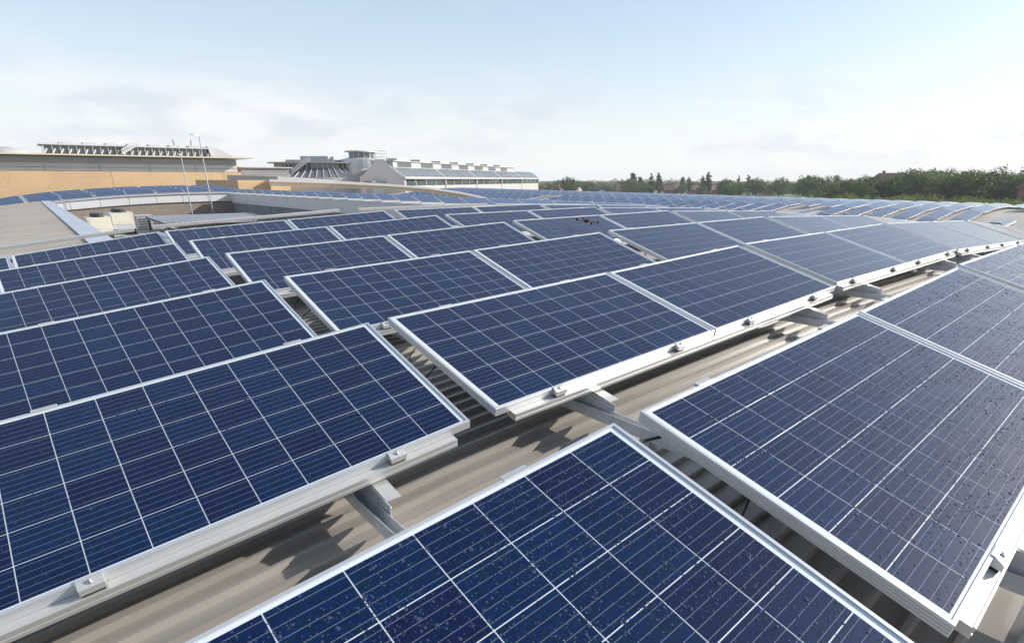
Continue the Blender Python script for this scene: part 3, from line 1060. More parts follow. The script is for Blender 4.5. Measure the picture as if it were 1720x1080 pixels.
for pts, rad, mt_, lab in (([(2.9, 36.5, -1.75), (5.6, 37.0, -1.75), (5.8, 48.0, -1.7)], 0.06, 'terracotta_roof', 'rusty brown pipe run on the plant deck'),
                           ([(1.5, 35.2, -1.6), (2.6, 35.4, -1.5), (3.9, 35.2, -1.6)], 0.05, 'dark_frame', 'dark lagged pipe in front of the cream chiller')):
    mb = MB()
    mb.tube(pts, rad, 8)
    tag(mb.build('pipe', mt_), lab, 'pipe', 'pipes in the plant court')
for loc, sz, mt_, lab in (((4.9, 46.0, -1.85), (0.7, 0.6, 0.8), 'grey_cladding', 'small grey plant box right of the chillers'),
                          ((5.9, 47.6, -1.85), (0.9, 0.7, 0.55), 'concrete', 'low drab plant box near the brick court wall')):
    t = empty('plant_box', Matrix.Translation(loc))
    tag(t, lab, 'plant box', 'small plant boxes')
    mb = MB()
    mb.box((-sz[0] / 2, -sz[1] / 2, 0), (sz[0] / 2, sz[1] / 2, sz[2]))
    mb.build('casing', mt_, t)
    mb = MB()
    for q in range(4):
        mb.box((-sz[0] * 0.4, -sz[1] / 2 - 0.02, sz[2] * (0.2 + 0.17 * q)), (sz[0] * 0.4, -sz[1] / 2 - 0.002, sz[2] * (0.29 + 0.17 * q)))
    mb.build('grille', 'dark_frame', t)
    mb = MB()
    mb.box((-sz[0] / 2 - 0.04, -sz[1] / 2 - 0.04, sz[2] + 0.002), (sz[0] / 2 + 0.04, sz[1] / 2 + 0.04, sz[2] + 0.05))
    mb.build('lid', 'galvanised_steel', t)

def lamp_post(x, v, z0, z1, label, arm):
    t = empty('lamp_post', Matrix.Translation((x, v, z0)))
    tag(t, label, 'lamp post', 'slim lamp posts')
    mb = MB()
    mb.tube([(0, 0, 0), (0, 0, (z1 - z0) * 0.5), (0, 0, z1 - z0)], [0.045, 0.035, 0.025], 8)
    mb.build('pole', 'grey_cladding', t, True)
    mb = MB()
    mb.bar((0, 0, z1 - z0 - 0.02), (arm, -0.1, z1 - z0 + 0.04), 0.05, 0.05)
    a = mb.build('arm', 'galvanised_steel', t)
    mb = MB()
    mb.hexa([(arm * 1.0, -0.17, z1 - z0), (arm * 1.8, -0.17, z1 - z0 + 0.02), (arm * 1.8, -0.03, z1 - z0 + 0.02), (arm, -0.03, z1 - z0), (arm * 1.05, -0.15, z1 - z0 + 0.08), (arm * 1.75, -0.15, z1 - z0 + 0.08), (arm * 1.75, -0.05, z1 - z0 + 0.08), (arm * 1.05, -0.05, z1 - z0 + 0.08)])
    mb.build('lamp_head', 'grey_cladding', a)
lamp_post(9.75, 52, -4.6, 3.9, 'taller slim grey lamp post rising in front of the buff brick building', -0.28)
lamp_post(8.5, 52, -4.6, 2.6, 'shorter slim lamp post left of the taller one before the brick building', -0.12)

# ------------------------------------------------------------------ long buff brick building
bb = empty('brick_building', Matrix.Translation((0, 0, 0)))
tag(bb, 'long buff brick building with grey upper band and flat overhanging roof', 'building')
V0, X0, X1 = 100.0, -60.0, 24.1
mb = MB()
mb.box((X0, V0, -10), (X1, V0 + 40, 1.95))
mb.build('brick_wall', 'buff_brick', bb)
nb = 17
for i in range(nb):                                # pale lower cladding sheets
    a, b = X0 + i * (X1 - X0 - 0.3) / nb + 0.03, X0 + (i + 1) * (X1 - X0 - 0.3) / nb - 0.03
    for z0, z1 in ((1.99, 2.38), (2.44, 2.86)):
        mb = MB()
        mb.box((a, V0 + 0.15, z0), (b, V0 + 0.4, z1))
        mb.build('cladding_sheet', 'pale_grey_cladding', bb)
mb = MB()
mb.box((X0, V0 + 0.30, 1.95), (X1 - 0.3, V0 + 39.5, 3.62))
mb.build('upper_storey', 'grey_cladding', bb)
mb = MB()
mb.hexa([(X0, V0 - 1.6, 3.62), (X1 + 1.3, V0 - 1.6, 3.74), (X1 + 1.3, V0 + 40, 3.74), (X0, V0 + 40, 3.62), (X0, V0 - 1.6, 3.80), (X1 + 1.3, V0 - 1.6, 3.90), (X1 + 0.8, V0 + 40, 4.1), (X0, V0 + 40, 4.0)])
rfb = mb.build('roof', 'cream_soffit', bb)
mb = MB()
for i in range(7):
    x = X0 + 10 + i * 12
    mb.box((x, V0 - 0.02, -10), (x + 0.04, V0 - 0.005, 1.95))
mb.build('movement_joints', 'concrete', bb)
# glazed lantern along its roof
gl = empty('roof_lantern', Matrix.Translation((0, 0, 0)))
tag(gl, 'long glazed roof lantern on top of the brick building', 'lantern')
LV = 103.0
la, lb = 4.6, 21.0
mb = MB()
mb.box((la - 0.3, LV - 0.5, 5.0), (lb + 0.3, LV + 5, 5.14))
for i in range(7):
    x = la + 1.5 + i * 2.2
    mb.box((x, LV + 0.5, 5.14), (x + 1.2, LV + 2.5, 5.42))
mb.build('flat_roof', 'pale_grey_cladding', gl)
mb = MB()
mb.box((la, LV, 3.95), (lb, LV + 4.8, 5.0))
mb.build('glazing', 'building_glass', gl)
for i in range(23):
    x = la + i * (lb - la) / 22
    mb = MB()
    mb.bar((x, LV - 0.08, 3.95), (x, LV - 0.08, 5.0), 0.09, 0.09)
    mb.build('mullion', 'white_steel', gl)
    mb = MB()
    mb.bar((x - 0.15, LV - 1.5, 3.98), (x + 0.25, LV - 0.1, 4.55), 0.10, 0.10)
    mb.build('fin', 'white_steel', gl)
mb = MB()
mb.hexa([(lb + 0.3, LV - 1.2, 3.9), (lb + 3.2, LV - 1.2, 3.9), (lb + 3.2, LV + 5, 3.9), (lb + 0.3, LV + 5, 3.9), (lb + 0.3, LV - 0.2, 5.35), (lb + 1.2, LV - 0.2, 5.25), (lb + 2.0, LV + 5, 5.2), (lb + 0.3, LV + 5, 5.3)])
mb.build('end_cowl', 'white_cladding', gl)
def truss_stair(name, a, b, h, wd, label):
    t = empty(name, Matrix.Identity(4))
    tag(t, label, 'stair', 'white roof stairs')
    a, b = Vector(a), Vector(b)
    mb = MB()
    for y in (0, wd):
        for z in (0, h):
            mb.bar(a + Vector((0, y, z)), b + Vector((0, y, z)), 0.10, 0.10)
    mb.build('stringers', 'white_steel', t)
    mb = MB()
    n_ = 9
    for i in range(n_):
        p = a.lerp(b, i / (n_ - 1))
        mb.bar(p, p + Vector((0, 0, h)), 0.07, 0.07)
        if i < n_ - 1:
            q = a.lerp(b, (i + 1) / (n_ - 1))
            mb.bar(p, q + Vector((0, 0, h)), 0.055, 0.055)
    mb.build('lattice', 'white_steel', t)
    mb = MB()
    for i in range(12):
        p = a.lerp(b, i / 11)
        mb.box((p.x - 0.16, p.y, p.z), (p.x + 0.16, p.y + wd, p.z + 0.05))
    mb.build('treads', 'galvanised_steel', t)
truss_stair('roof_stair', (11.7, 101.4, 4.1), (13.6, 101.4, 5.3), 0.5, 0.8, 'white lattice stair climbing the lantern of the brick building')
t = empty('aerial_mast', Matrix.Translation((18.7, 104, 5.14)))
tag(t, 'small red and white aerial frame on the brick building lantern', 'aerial')
mb = MB()
for x in (-0.9, 0.9):
    mb.bar((x, 0, 0), (x * 1.15, 0, 1.0), 0.09, 0.09)
mb.build('masts', 'terracotta_roof', t)
mb = MB()
mb.bar((-0.95, 0, 0.45), (0.95, 0, 0.45), 0.05, 0.05)
mb.bar((-0.9, 0, 0.1), (0.95, 0, 0.7), 0.04, 0.04)
mb.build('cross_bars', 'white_steel', t)
t = empty('roof_dome', Matrix.Translation((1.5, 112, 4.0)))
tag(t, 'low white domed rooflight at the left end of the brick building roof', 'rooflight')
mb = MB()
mb.tube([(0, 0, 0), (0, 0, 0.4), (0, 0, 0.75), (0, 0, 0.95)], [2.4, 2.1, 1.3, 0.3], 20)
mb.build('dome', 'white_cladding', t, True)
mb = MB()
mb.tube([(0, 0, -0.1), (0, 0, 0.12)], [2.6, 2.55], 20)
mb.build('kerb', 'pale_grey_cladding', t)

# ------------------------------------------------------------------ low arched roof with white edge
sb_ = empty('arched_canopy', Matrix.Identity(4))
tag(sb_, 'low arched white roof edge with cream soffit behind the panel strip', 'canopy')
top = [(16.6, 1.02), (18.6, 0.98), (22.0, 0.84), (27.3, 0.58), (31.8, 0.24), (35.4, -0.28), (38.2, -0.82), (42, -1.6)]
mb = MB()
for (a, za), (b, zb) in zip(top[:-1], top[1:]):
    mb.hexa([(a, 62, za - 0.22), (b, 62, zb - 0.22), (b, 63, zb - 0.22), (a, 63, za - 0.22), (a, 62, za), (b, 62, zb), (b, 63, zb), (a, 63, za)])
mb.build('edge_beam', 'white_cladding', sb_)
mb = MB()
for (a, za), (b, zb) in zip(top[:-1], top[1:]):
    mb.hexa([(a + 0.15, 62.35, za - 0.62), (b + 0.15, 62.35, zb - 0.55), (b + 0.15, 62.5, zb - 0.55), (a + 0.15, 62.5, za - 0.62), (a, 62.2, za - 0.223), (b, 62.2, zb - 0.223), (b, 62.5, zb - 0.223), (a, 62.5, za - 0.223)])
mb.build('soffit', 'cream_soffit', sb_)
mb = MB()
hi = [(17.6, 1.28), (20.0, 1.14), (23.2, 0.86), (26.7, 0.62)]
for (a, za), (b, zb) in zip(hi[:-1], hi[1:]):
    mb.hexa([(a, 63.01, za - 0.55), (b, 63.01, zb - 0.55), (b, 80, zb - 0.3), (a, 80, za - 0.3), (a, 63.01, za), (b, 63.01, zb), (b, 80, zb + 0.2), (a, 80, za + 0.2)])
mb.build('roof_sheet', 'white_cladding', sb_)
mb = MB()
mb.box((14.6, 64, -3), (17.2, 80, 0.95))
mb.build('end_wall', 'buff_brick', sb_)
mb = MB()
mb.box((17.2, 64, -6), (40, 79, -1.7))
mb.build('base', 'concrete', sb_)

# ------------------------------------------------------------------ glazed atrium, drum and gallery
at = empty('glazed_atrium', Matrix.Translation((42.0, 123.5, 0)) @ Matrix.Rotation(R(-45), 4, 'Z'))
tag(at, 'low glazed atrium with sloping ribbed glass and flat grey roof', 'building')
def arc(r, a0, a1, n, z):
    return [(r * math.sin(a0 + (a1 - a0) * i / n), -r * math.cos(a0 + (a1 - a0) * i / n) , z) for i in range(n + 1)]
def band_mb(p, q, mb=None, mi=0):
    mb = mb or MB()
    for i in range(len(p) - 1):
        mb.poly([p[i], p[i + 1], q[i + 1], q[i]], mi)
    return mb
A0, A1, NA = -1.15, 1.15, 22
rr0 = 10.2
lift = lambda pts: [(x, y + 4.0, z) for x, y, z in pts]
mb = band_mb(lift(arc(rr0 * 0.80, A0, A1, NA, 2.95)), lift(arc(rr0 * 0.80, A0, A1, NA, 3.85)))
mb.build('clerestory_glass', 'building_glass', at)
for i in range(NA + 1):
    a = A0 + (A1 - A0) * i / NA
    x, y = rr0 * 0.805 * math.sin(a), -rr0 * 0.805 * math.cos(a) + 4
    mb = MB()
    mb.bar((x, y, 2.95), (x, y, 3.85), 0.08, 0.08)
    mb.build('mullion', 'steel_silver', at)
mb = MB()
for z, r_ in ((3.85, 9.3), (4.02, 9.35)):
    mb.poly([p for p in lift(arc(r_, A0 - 0.1, A1 + 0.1, NA, z))])
band_mb(lift(arc(9.3, A0 - 0.1, A1 + 0.1, NA, 3.85)), lift(arc(9.35, A0 - 0.1, A1 + 0.1, NA, 4.02)), mb)
rfo = mb.build('flat_roof', 'steel_silver', at)
mb = MB()
mb.box((-4.2, -1.5, 4.03), (4.6, 1.5, 4.45))
mb.box((-1.6, -1.2, 4.45), (3.4, 1.0, 5.1))
mb.build('plant_screen', 'white_cladding', rfo)
mb = band_mb(lift(arc(rr0 * 1.12, A0, A1, NA, 1.3)), lift(arc(rr0 * 0.80, A0, A1, NA, 2.95)))
mb.build('sloping_glass', 'roof_glass', at)
for i in range(NA + 1):
    a = A0 + (A1 - A0) * i / NA
    mb = MB()
    mb.bar((rr0 * 1.13 * math.sin(a), -rr0 * 1.13 * math.cos(a) + 4, 1.34), (rr0 * 0.81 * math.sin(a), -rr0 * 0.81 * math.cos(a) + 4, 3.0), 0.09, 0.09)
    mb.build('rib', 'white_steel', at)
mb = band_mb(lift(arc(rr0 * 1.14, A0, A1, NA, -9)), lift(arc(rr0 * 1.14, A0, A1, NA, 1.3)))
mb.build('base_wall', 'pale_grey_cladding', at)
truss_stair('roof_stair', (36.9, 119.5, 2.0), (39.6, 118.2, 4.2), 0.55, 0.9, 'white lattice stair sloping up the glazed atrium')

cw2 = empty('curved_clad_wall', Matrix.Translation((47.2, 116.5, 0)))
tag(cw2, 'curved white clad wall sweeping up beside the glazed atrium', 'wall')
pts = [(-6.6, 1.2, 1.15), (-5.2, 0.0, 1.55), (-3.6, -1.1, 2.0), (-1.9, -2.0, 2.5), (-0.3, -2.6, 2.85), (0.9, -2.6, 2.95), (1.7, -2.0, 2.8), (2.2, -1.0, 2.4)]
for i, (a, b) in enumerate(zip(pts[:-1], pts[1:])):
    mb = MB()
    g = 0.006
    pa = [a[k] + (b[k] - a[k]) * g for k in range(3)]
    pb = [a[k] + (b[k] - a[k]) * (1 - g) for k in range(3)]
    mb.hexa([(pa[0], pa[1], -9), (pb[0], pb[1], -9), (pb[0] - 0.1, pb[1] + 0.25, -9), (pa[0] - 0.1, pa[1] + 0.25, -9), pa, pb, (pb[0] - 0.1, pb[1] + 0.25, pb[2]), (pa[0] - 0.1, pa[1] + 0.25, pa[2])])
    mb.build('cladding_sheet', 'white_cladding', cw2)

dt = empty('drum_tower', Matrix.Translation((49.5, 119.5, 0)))
tag(dt, 'round grey clad drum tower topped by a glazed cabin with flat roof', 'tower')
def ring(mb, r0, r1, z0, z1, n=32):
    for i in range(n):
        a, b = 2 * math.pi * i / n, 2 * math.pi * (i + 1) / n
        mb.poly([(r0 * math.cos(a), r0 * math.sin(a), z0), (r0 * math.cos(b), r0 * math.sin(b), z0), (r1 * math.cos(b), r1 * math.sin(b), z1), (r1 * math.cos(a), r1 * math.sin(a), z1)])
mb = MB()
ring(mb, 3.9, 3.9, -9, 4.5)
ring(mb, 3.9, 2.4, 4.5, 4.9)
mb.build('drum', 'steel_silver', dt, True)
mb = MB()
ring(mb, 2.15, 2.15, 4.88, 5.85)
mb.build('cabin_glass', 'building_glass', dt)
for i in range(14):
    a = 2 * math.pi * i / 14
    mb = MB()
    mb.bar((2.18 * math.cos(a), 2.18 * math.sin(a), 4.88), (2.18 * math.cos(a), 2.18 * math.sin(a), 5.85), 0.1, 0.1)
    mb.build('mullion', 'pale_grey_cladding', dt)
mb = MB()
ring(mb, 2.0, 2.95, 5.85, 5.9)
ring(mb, 2.95, 2.9, 5.9, 6.1)
ring(mb, 2.9, 0.01, 6.1, 6.2)
mb.build('flat_roof', 'pale_grey_cladding', dt)

# gallery runs from the bell-shaped gable towards the far right
G0 = Vector((49.9, 104.2, 0))
G1 = Vector((117.2, 154.2, 0))
gd = (G1 - G0)
GL = gd.length
ga = math.atan2(gd.y, gd.x)
gy = empty('glazed_gallery', Matrix.Translation(G0) @ Matrix.Rotation(ga, 4, 'Z'))
tag(gy, 'long glazed gallery with bell shaped silver gable and rooftop vents', 'building')
prof = [(0.0, 1.45), (0.55, 1.75), (1.5, 2.45), (2.3, 3.15), (3.0, 4.0), (3.3, 4.35), (4.9, 4.35), (5.2, 4.0), (5.9, 3.15), (6.7, 2.45), (7.6, 1.75), (8.2, 1.45)]
mb = MB()
k = len(prof)
pp = [(0.0, -9.0)] + prof + [(8.2, -9.0)]
mb.poly([(-0.05, y, z) for y, z in pp])
mb.poly([(0.35, y, z) for y, z in reversed(pp)])
for (a, za), (b, zb) in zip(pp[:-1], pp[1:]):
    mb.poly([(-0.05, a, za), (0.35, a, za), (0.35, b, zb), (-0.05, b, zb)])
mb.build('gable', 'steel_silver', gy)
bays = 5
bl = GL / bays
for i in range(bays):
    x0, x1 = 0.4 + i * bl, (i + 1) * bl
    mb = MB()
    if i < bays - 1:
        gp = [(0.0, 1.50), (0.55, 1.8), (1.4, 2.45), (2.0, 3.0)]
    else:
        gp = [(0.0, 1.50), (0.5, 1.9), (1.3, 2.55), (2.4, 3.0), (3.5, 3.1)]
    for (a, za), (b, zb) in zip(gp[:-1], gp[1:]):
        mb.poly([(x0, a, za), (x1, a, za), (x1, b, zb), (x0, b, zb)])
    g_ = mb.build('roof_glazing', 'roof_glass', gy)
    for q in range(7):
        x = x0 + (x1 - x0) * q / 6
        mb = MB()
        for (a, za), (b, zb) in zip(gp[:-1], gp[1:]):
            mb.bar((x, a, za + 0.03), (x, b, zb + 0.03), 0.30 if q in (0, 6) else 0.12, 0.08)
        mb.build('glazing_bar', 'steel_silver', g_)
    mb = MB()
    mb.box((x0, 0.25, -0.05), (x1, 0.3, 1.1))
    wd_ = mb.build('window', 'building_glass', gy)
    for q in range(5):
        x = x0 + (x1 - x0) * q / 4
        mb = MB()
        mb.bar((x, 0.16, -0.05), (x, 0.16, 1.1), 0.45 if q in (0, 4) else 0.12, 0.1)
        mb.build('mullion', 'white_steel', wd_)
    mb = MB()
    mb.box((x0, 0.1, -9), (x1, 0.4, -0.06))
    mb.build('wall_sheet', 'white_cladding', gy)
mb = MB()
mb.box((-0.6, -0.55, 1.12), (GL + 1.5, 0.2, 1.42))
mb.build('eaves', 'white_cladding', gy)
mb = MB()
mb.box((0.4, 2.05, 2.9), (GL - bl, 6.0, 4.05))
mb.box((0.2, 1.75, 4.05), (GL - bl + 0.2, 6.2, 4.18))
lt_ = mb.build('lantern', 'white_cladding', gy)
nv_ = 7
for i in range(nv_):
    x = 2.0 + i * (GL - bl - 4) / nv_
    mb = MB()
    mb.box((x, 2.0, 3.15), (x + 5.0, 2.03, 3.9))
    mb.build('lantern_window', 'building_glass', lt_)
    mb = MB()
    mb.box((x + 1.0, 2.6, 4.18), (x + 4.8, 4.6, 4.62))
    mb.build('roof_vent', 'pale_grey_cladding', lt_)
mb = MB()
mb.box((0.3, 0.35, -9), (GL, 8, 0.9))
mb.build('inner_block', 'pale_grey_cladding', gy)
mb = MB()
for z in (4.7, 5.2, 5.7):
    mb.bar((-0.3, 2.6, z), (-0.3, 5.6, z), 0.06, 0.06)
for y in (2.6, 3.6, 4.6, 5.6):
    mb.bar((-0.3, y, 4.3), (-0.3, y, 5.7), 0.06, 0.06)
mb.build('guard_rail', 'white_steel', gy)
lk = empty('link_block', Matrix.Translation((44, 112, 0)))
tag(lk, 'low grey link roof between the drum tower and the gable', 'building')
mb = MB()
mb.box((1.5, -5, -9), (9, 3, 0.55))
mb.build('wall', 'steel_silver', lk)
mb = MB()
mb.box((1.3, -5.2, 0.551), (9.2, 3.2, 0.75))
mb.build('roof', 'grey_cladding', lk)
gb = empty('grey_block', Matrix.Translation((26.2, 108, 0)))
tag(gb, 'dark grey louvred block at the right end of the brick building', 'building')
mb = MB()
mb.box((0, 0, -9), (6.5, 12, 2.6))
mb.build('wall', 'buff_brick', gb)
for i in range(6):
    mb = MB()
    mb.box((-0.05, -0.12, 1.25 + i * 0.24), (6.6, -0.01, 1.42 + i * 0.24))
    mb.build('louvre', 'grey_cladding', gb)
mb = MB()
mb.box((-0.4, -0.5, 2.7), (7, 12, 2.85))
mb.build('roof', 'pale_grey_cladding', gb)

# body of the mall under the roofs
mb = MB()
mb.box((-40, -30, -10), (-0.25, 60, -4.7))
mb.box((12.3, -30, -10), (95, 112, -4.7))
tag(mb.build('mall_base', 'concrete'), kind='structure')

# ------------------------------------------------------------------ ground, trees, houses
mb = MB()
mb.poly([(-3000, -3000, -10.0), (4000, -3000, -10.0), (4000, 4000, -10.0), (-3000, 4000, -10.0)])
tag(mb.build('ground', 'meadow_grass'), kind='structure')

def crown_mesh(seed, kind, leaf, mt_):
    g = np.random.default_rng(seed)
    V, F = [], []
    if kind == 'poplar':
        nc, rx, rz = 60, 0.13, 0.52
    elif kind == 'bush':
        nc, rx, rz = 70, 0.62, 0.42
    else:
        nc, rx, rz = 95, 0.42, 0.42
    for c in range(nc):
        while True:
            p = g.uniform(-1, 1, 3)
            q = np.linalg.norm(p)
            if 0.35 < q < 1:
                break
        p = p * (0.72 + 0.35 * g.random())
        p[2] = p[2] * (1.0 if p[2] > 0 else 0.8)
        c0 = np.array([p[0] * rx, p[1] * rx, 0.56 + p[2] * rz])
        if kind == 'poplar':
            c0[:2] *= (1.1 - abs(p[2]) * 0.7)
        cr = g.uniform(0.07, 0.13) * (0.6 if kind == 'poplar' else 1.0)
        for l in range(42):
            d_ = g.normal(size=3)
            d_ /= np.linalg.norm(d_)
            ctr = c0 + d_ * cr * g.uniform(0.4, 1.0)
            nrm_ = d_ + g.normal(0, 0.5, 3)
            nrm_ /= np.linalg.norm(nrm_)
            a = np.cross(nrm_, g.normal(size=3))
            a /= np.linalg.norm(a)
            b = np.cross(nrm_, a)
            s_ = leaf * g.uniform(0.7, 1.3)
            k0 = len(V)
            V += [tuple(ctr - a * s_), tuple(ctr + b * s_ * 0.7), tuple(ctr + a * s_), tuple(ctr - b * s_ * 0.7)]
            F.append((k0, k0 + 1, k0 + 2, k0 + 3))
    me = bpy.data.meshes.new('crown')
    me.from_pydata(V, [], F)
    me.materials.append(M[mt_])
    me.update()
    return me
CR = {}
for kind in ('round', 'poplar', 'bush'):
    for mt_ in ('dark_foliage', 'light_foliage', 'hazy_foliage'):
        CR[(kind, mt_)] = [crown_mesh(hash((kind, mt_, i)) % 1000 if False else (len(CR) * 7 + i), kind, 0.019, mt_) for i in range(3)]
mb = MB()
mb.tube([(0, 0, 0), (0.005, 0, 0.25), (-0.004, 0.003, 0.55)], [0.022, 0.016, 0.008], 7)
for a in range(5):
    an = a * 1.26
    mb.tube([(0, 0, 0.24 + 0.05 * a), (0.12 * math.cos(an), 0.12 * math.sin(an), 0.42 + 0.05 * a), (0.24 * math.cos(an), 0.24 * math.sin(an), 0.55 + 0.05 * a)], [0.010, 0.007, 0.003], 5)
TRUNK = mb.mesh('trunk', ['bark'], True)
def at_(px, depth, z):                             # ground position in the direction of view px, at that distance
    f = 1021.95
    a = (px - 1055) / f
    d = FW + RT * a
    d.z = 0
    d.normalize()
    return Vector((CAM.x + d.x * depth, CAM.y + d.y * depth, z))
def tree(px, depth, h, kind, mt_, label, wide=1.0, group='trees beyond the roofs', zb=-10.0):
    p = at_(px, depth, zb)
    s_ = Matrix.Diagonal((h * wide, h * wide, h, 1))
    t = empty('tree', Matrix.Translation(p) @ Matrix.Rotation(random.uniform(0, 6.28), 4, 'Z') @ s_)
    tag(t, label, 'tree' if kind != 'bush' else 'bush', group)
    link('crown', random.choice(CR[(kind, mt_)]), t)
    link('trunk', TRUNK, t)
# far line, left to right
far_l = 'round green tree in the far tree line above the panels'
x = 906
ti = 0
while x < 1345:
    dp = random.uniform(330, 520)
    h = random.uniform(7.5, 10.0) if random.random() < 0.75 else random.uniform(10.0, 12.5)
    tree(x, dp, h, 'round', random.choice(['hazy_foliage', 'hazy_foliage', 'dark_foliage']), 'round green tree in the far tree line, ' + ORD[ti] + ' from the left', random.uniform(1.0, 1.4))
    ti += 1
    x += random.uniform(7, 14)
for pi_, (px, dp, h) in enumerate(((1063, 360, 15.5), (1074, 380, 13.5), (1092, 350, 14.5), (1103, 365, 15), (1140, 400, 13.5), (1149, 410, 13), (1171, 380, 13.5), (1180, 380, 15.5), (1227, 380, 13.5), (1241, 390, 14))):
    tree(px, dp, h - 1.2, 'poplar', 'hazy_foliage', 'slender dark poplar in the far tree line, ' + ORD[pi_] + ' from the left', 1.25, 'poplars in the far tree line')
for ti, (px, dp, h) in enumerate(((965, 340, 12.5), (1208, 330, 12.5), (1254, 340, 13.2), (1290, 330, 12.2), (1333, 300, 13.5), (1346, 290, 13.8))):
    tree(px, dp, h, 'round', 'dark_foliage', 'taller dark round tree standing out of the far tree line, ' + ORD[ti] + ' from the left', 1.1)
# nearer wood at right
nr_l = 'broad dark green tree in the wood at right'
for i in range(46):
    px = 1370 + (i % 23) * 17 + random.uniform(-6, 6)
    dp = 225 + (i // 23) * 35 + random.uniform(-14, 14)
    h = 11.0 + 2.6 * math.sin((px - 1370) / 130) + random.uniform(-1.3, 1.5) + (i // 23) * 0.6
    tree(px, dp, h, 'round', random.choice(['dark_foliage', 'dark_foliage', 'hazy_foliage']), 'broad green tree in the ' + ('front' if i < 23 else 'rear') + ' rank of the wood at right, ' + ORD[i % 23] + ' from the left', random.uniform(1.05, 1.45), 'trees in the wood at right')
for i in range(44):
    px = 1325 + i * 9.4 + random.uniform(-4, 4)
    tree(px, random.uniform(150, 190), random.uniform(6.2, 8.0), 'bush', 'light_foliage', 'light green bush before the wood at right, ' + ORD[i] + ' from the left', random.uniform(0.8, 1.2), 'light green bushes')
for i in range(36):
    px = 905 + i * 12 + random.uniform(-5, 5)
    tree(px, random.uniform(230, 290), random.uniform(3.8, 5.2), 'bush', random.choice(['hazy_foliage', 'light_foliage']), 'low hedge bush below the far tree line, ' + ORD[i] + ' from the left', random.uniform(0.9, 1.4), 'hedge bushes in the distance')

# far woodland that closes the horizon, too distant to tell its trees apart
V, F = [], []
gw = np.random.default_rng(5)
for k in range(230):
    px = 850 + k * 4.1 + gw.uniform(-3, 3)
    dp = gw.uniform(560, 760)
    p = at_(px, dp, -10)
    hh = gw.uniform(8.0, 11.5) + 1.5 * math.sin(px * 0.013)
    wr = hh * gw.uniform(0.35, 0.6)
    for l in range(150):
        q = gw.normal(size=3)
        q /= np.linalg.norm(q)
        q *= gw.uniform(0.7, 1.0)
        c = np.array([p.x + q[0] * wr, p.y + q[1] * wr, p.z + hh * 0.55 + q[2] * hh * 0.45])
        a = gw.normal(size=3)
        a /= np.linalg.norm(a)
        b = np.cross(a, gw.normal(size=3))
        b /= np.linalg.norm(b)
        k0 = len(V)
        V += [tuple(c - a * 0.5), tuple(c + b * 0.4), tuple(c + a * 0.5), tuple(c - b * 0.4)]
        F.append((k0, k0 + 1, k0 + 2, k0 + 3))
me = bpy.data.meshes.new('far_woodland')
me.from_pydata(V, [], F)
me.materials.append(M['hazy_foliage'])
tag(link('far_woodland', me), 'thin line of distant woodland along the horizon', 'woodland', kind='stuff')

def house(px, depth, w_, d_, h, rh, ang, wall, label, group):
    p = at_(px, depth, -10)
    t = empty('house', Matrix.Translation(p) @ Matrix.Rotation(ang, 4, 'Z'))
    tag(t, label, 'house', group)
    mb = MB()
    mb.box((-w_ / 2, -d_ / 2, 0), (w_ / 2, d_ / 2, h))
    for s_ in (-1, 1):
        mb.poly([(s_ * w_ / 2, -d_ / 2, h), (s_ * w_ / 2, d_ / 2, h), (s_ * w_ / 2, 0, h + rh)][::s_])
    mb.build('wall', wall, t)
    mb = MB()
    for s_ in (-1, 1):
        y0 = s_ * (d_ / 2 + 0.4)
        mb.hexa([(-w_ / 2 - 0.3, y0, h - 0.25), (w_ / 2 + 0.3, y0, h - 0.25), (w_ / 2 + 0.3, 0, h + rh + 0.02), (-w_ / 2 - 0.3, 0, h + rh + 0.02),
                 (-w_ / 2 - 0.3, y0, h - 0.05), (w_ / 2 + 0.3, y0, h - 0.05), (w_ / 2 + 0.3, 0, h + rh + 0.22), (-w_ / 2 - 0.3, 0, h + rh + 0.22)])
    rf_ = mb.build('roof', 'terracotta_roof', t)
    mb = MB()
    mb.box((w_ * 0.28, -0.4, h + rh * 0.6), (w_ * 0.28 + 0.8, 0.4, h + rh + 1.1))
    mb.build('chimney', 'house_brick', rf_)
    for s_ in (-1, 1):
        for x_ in (-0.28, 0.28):
            for z_ in (0.18, 0.6):
                mb = MB()
                mb.box((x_ * w_ - 0.6, s_ * d_ / 2 - 0.03, h * z_), (x_ * w_ + 0.6, s_ * d_ / 2 + 0.03, h * z_ + 1.2))
                mb.build('window', 'building_glass', t)
hl = 'small pale house with red roof among the far trees'
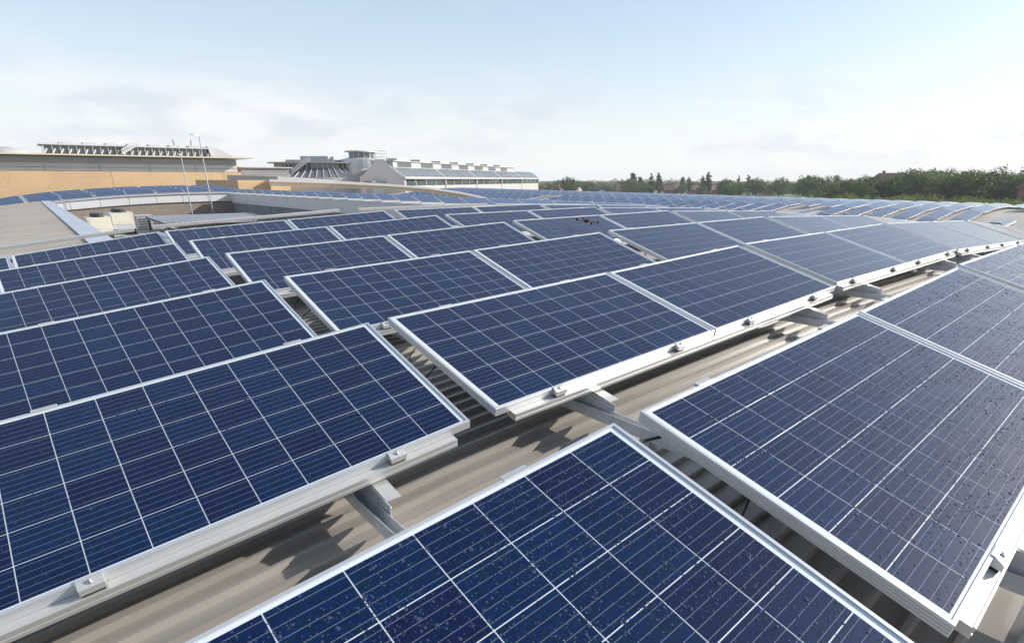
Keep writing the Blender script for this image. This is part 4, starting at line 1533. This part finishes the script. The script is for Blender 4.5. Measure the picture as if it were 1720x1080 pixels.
for hi_, (px, dp, wall) in enumerate(sorted(((922, 300, 'house_render'), (942, 305, 'house_render'), (972, 300, 'house_render'), (1120, 320, 'house_brick'), (1128, 345, 'house_brick'), (1158, 330, 'house_brick'),
                     (1188, 330, 'house_brick'), (1225, 300, 'house_render'), (1252, 300, 'house_render'), (1268, 310, 'house_brick'), (1277, 320, 'house_render'), (1045, 330, 'house_brick')))):
    house(px, dp + 90, 7.5, 6.5, 4.6, 2.6, random.uniform(0, 3.1), wall, ('small pale' if wall == 'house_render' else 'small brick') + ' house with red roof among the far trees, ' + ORD[hi_] + ' from the left', 'far small houses')
house(1462, 262, 15, 9, 10.0, 3.2, ga + 0.4, 'house_brick', 'long brick house with red roof rising above the wood', 'brick houses in the wood')
house(1498, 268, 8, 9, 9.6, 3.0, ga + 0.4, 'house_brick', 'smaller brick house with red roof beside the long one', 'brick houses in the wood')
house(1708, 200, 10, 9, 9.0, 3.4, 0.9, 'house_brick', 'brick house with steep roof at the far right edge', 'brick houses in the wood')
for li_, (px, dp) in enumerate(((1495, 135), (1525, 138), (1568, 132), (1615, 136))):
    p = at_(px, dp, -10)
    t = empty('car_park_lamp', Matrix.Translation(p))
    tag(t, 'white lamp standard before the light green bushes, ' + ORD[li_] + ' from the left', 'lamp post', 'white car park lamps')
    mb = MB()
    mb.tube([(0, 0, 0), (0, 0, 6.6)], [0.09, 0.06], 6)
    mb.build('pole', 'white_steel', t)
    mb = MB()
    mb.box((-0.55, -0.2, 6.6), (0.55, 0.2, 6.78))
    mb.build('lamp_head', 'white_steel', t)

# ------------------------------------------------------------------ summer haze over the whole place
mb = MB()
mb.box((-160, -80, -11), (900, 900, 9.5))
hz = mb.build('haze', [])
hm = bpy.data.materials.new('haze_air')
hm.use_nodes = True
hm.node_tree.nodes.remove(hm.node_tree.nodes['Principled BSDF'])
pv = N(hm.node_tree, 'ShaderNodeVolumePrincipled')
pv.inputs['Color'].default_value = (0.86, 0.91, 0.97, 1)
pv.inputs['Density'].default_value = 0.00030
hm.node_tree.links.new(pv.outputs[0], hm.node_tree.nodes['Material Output'].inputs['Volume'])
hz.data.materials.append(hm)
tag(hz, kind='stuff')
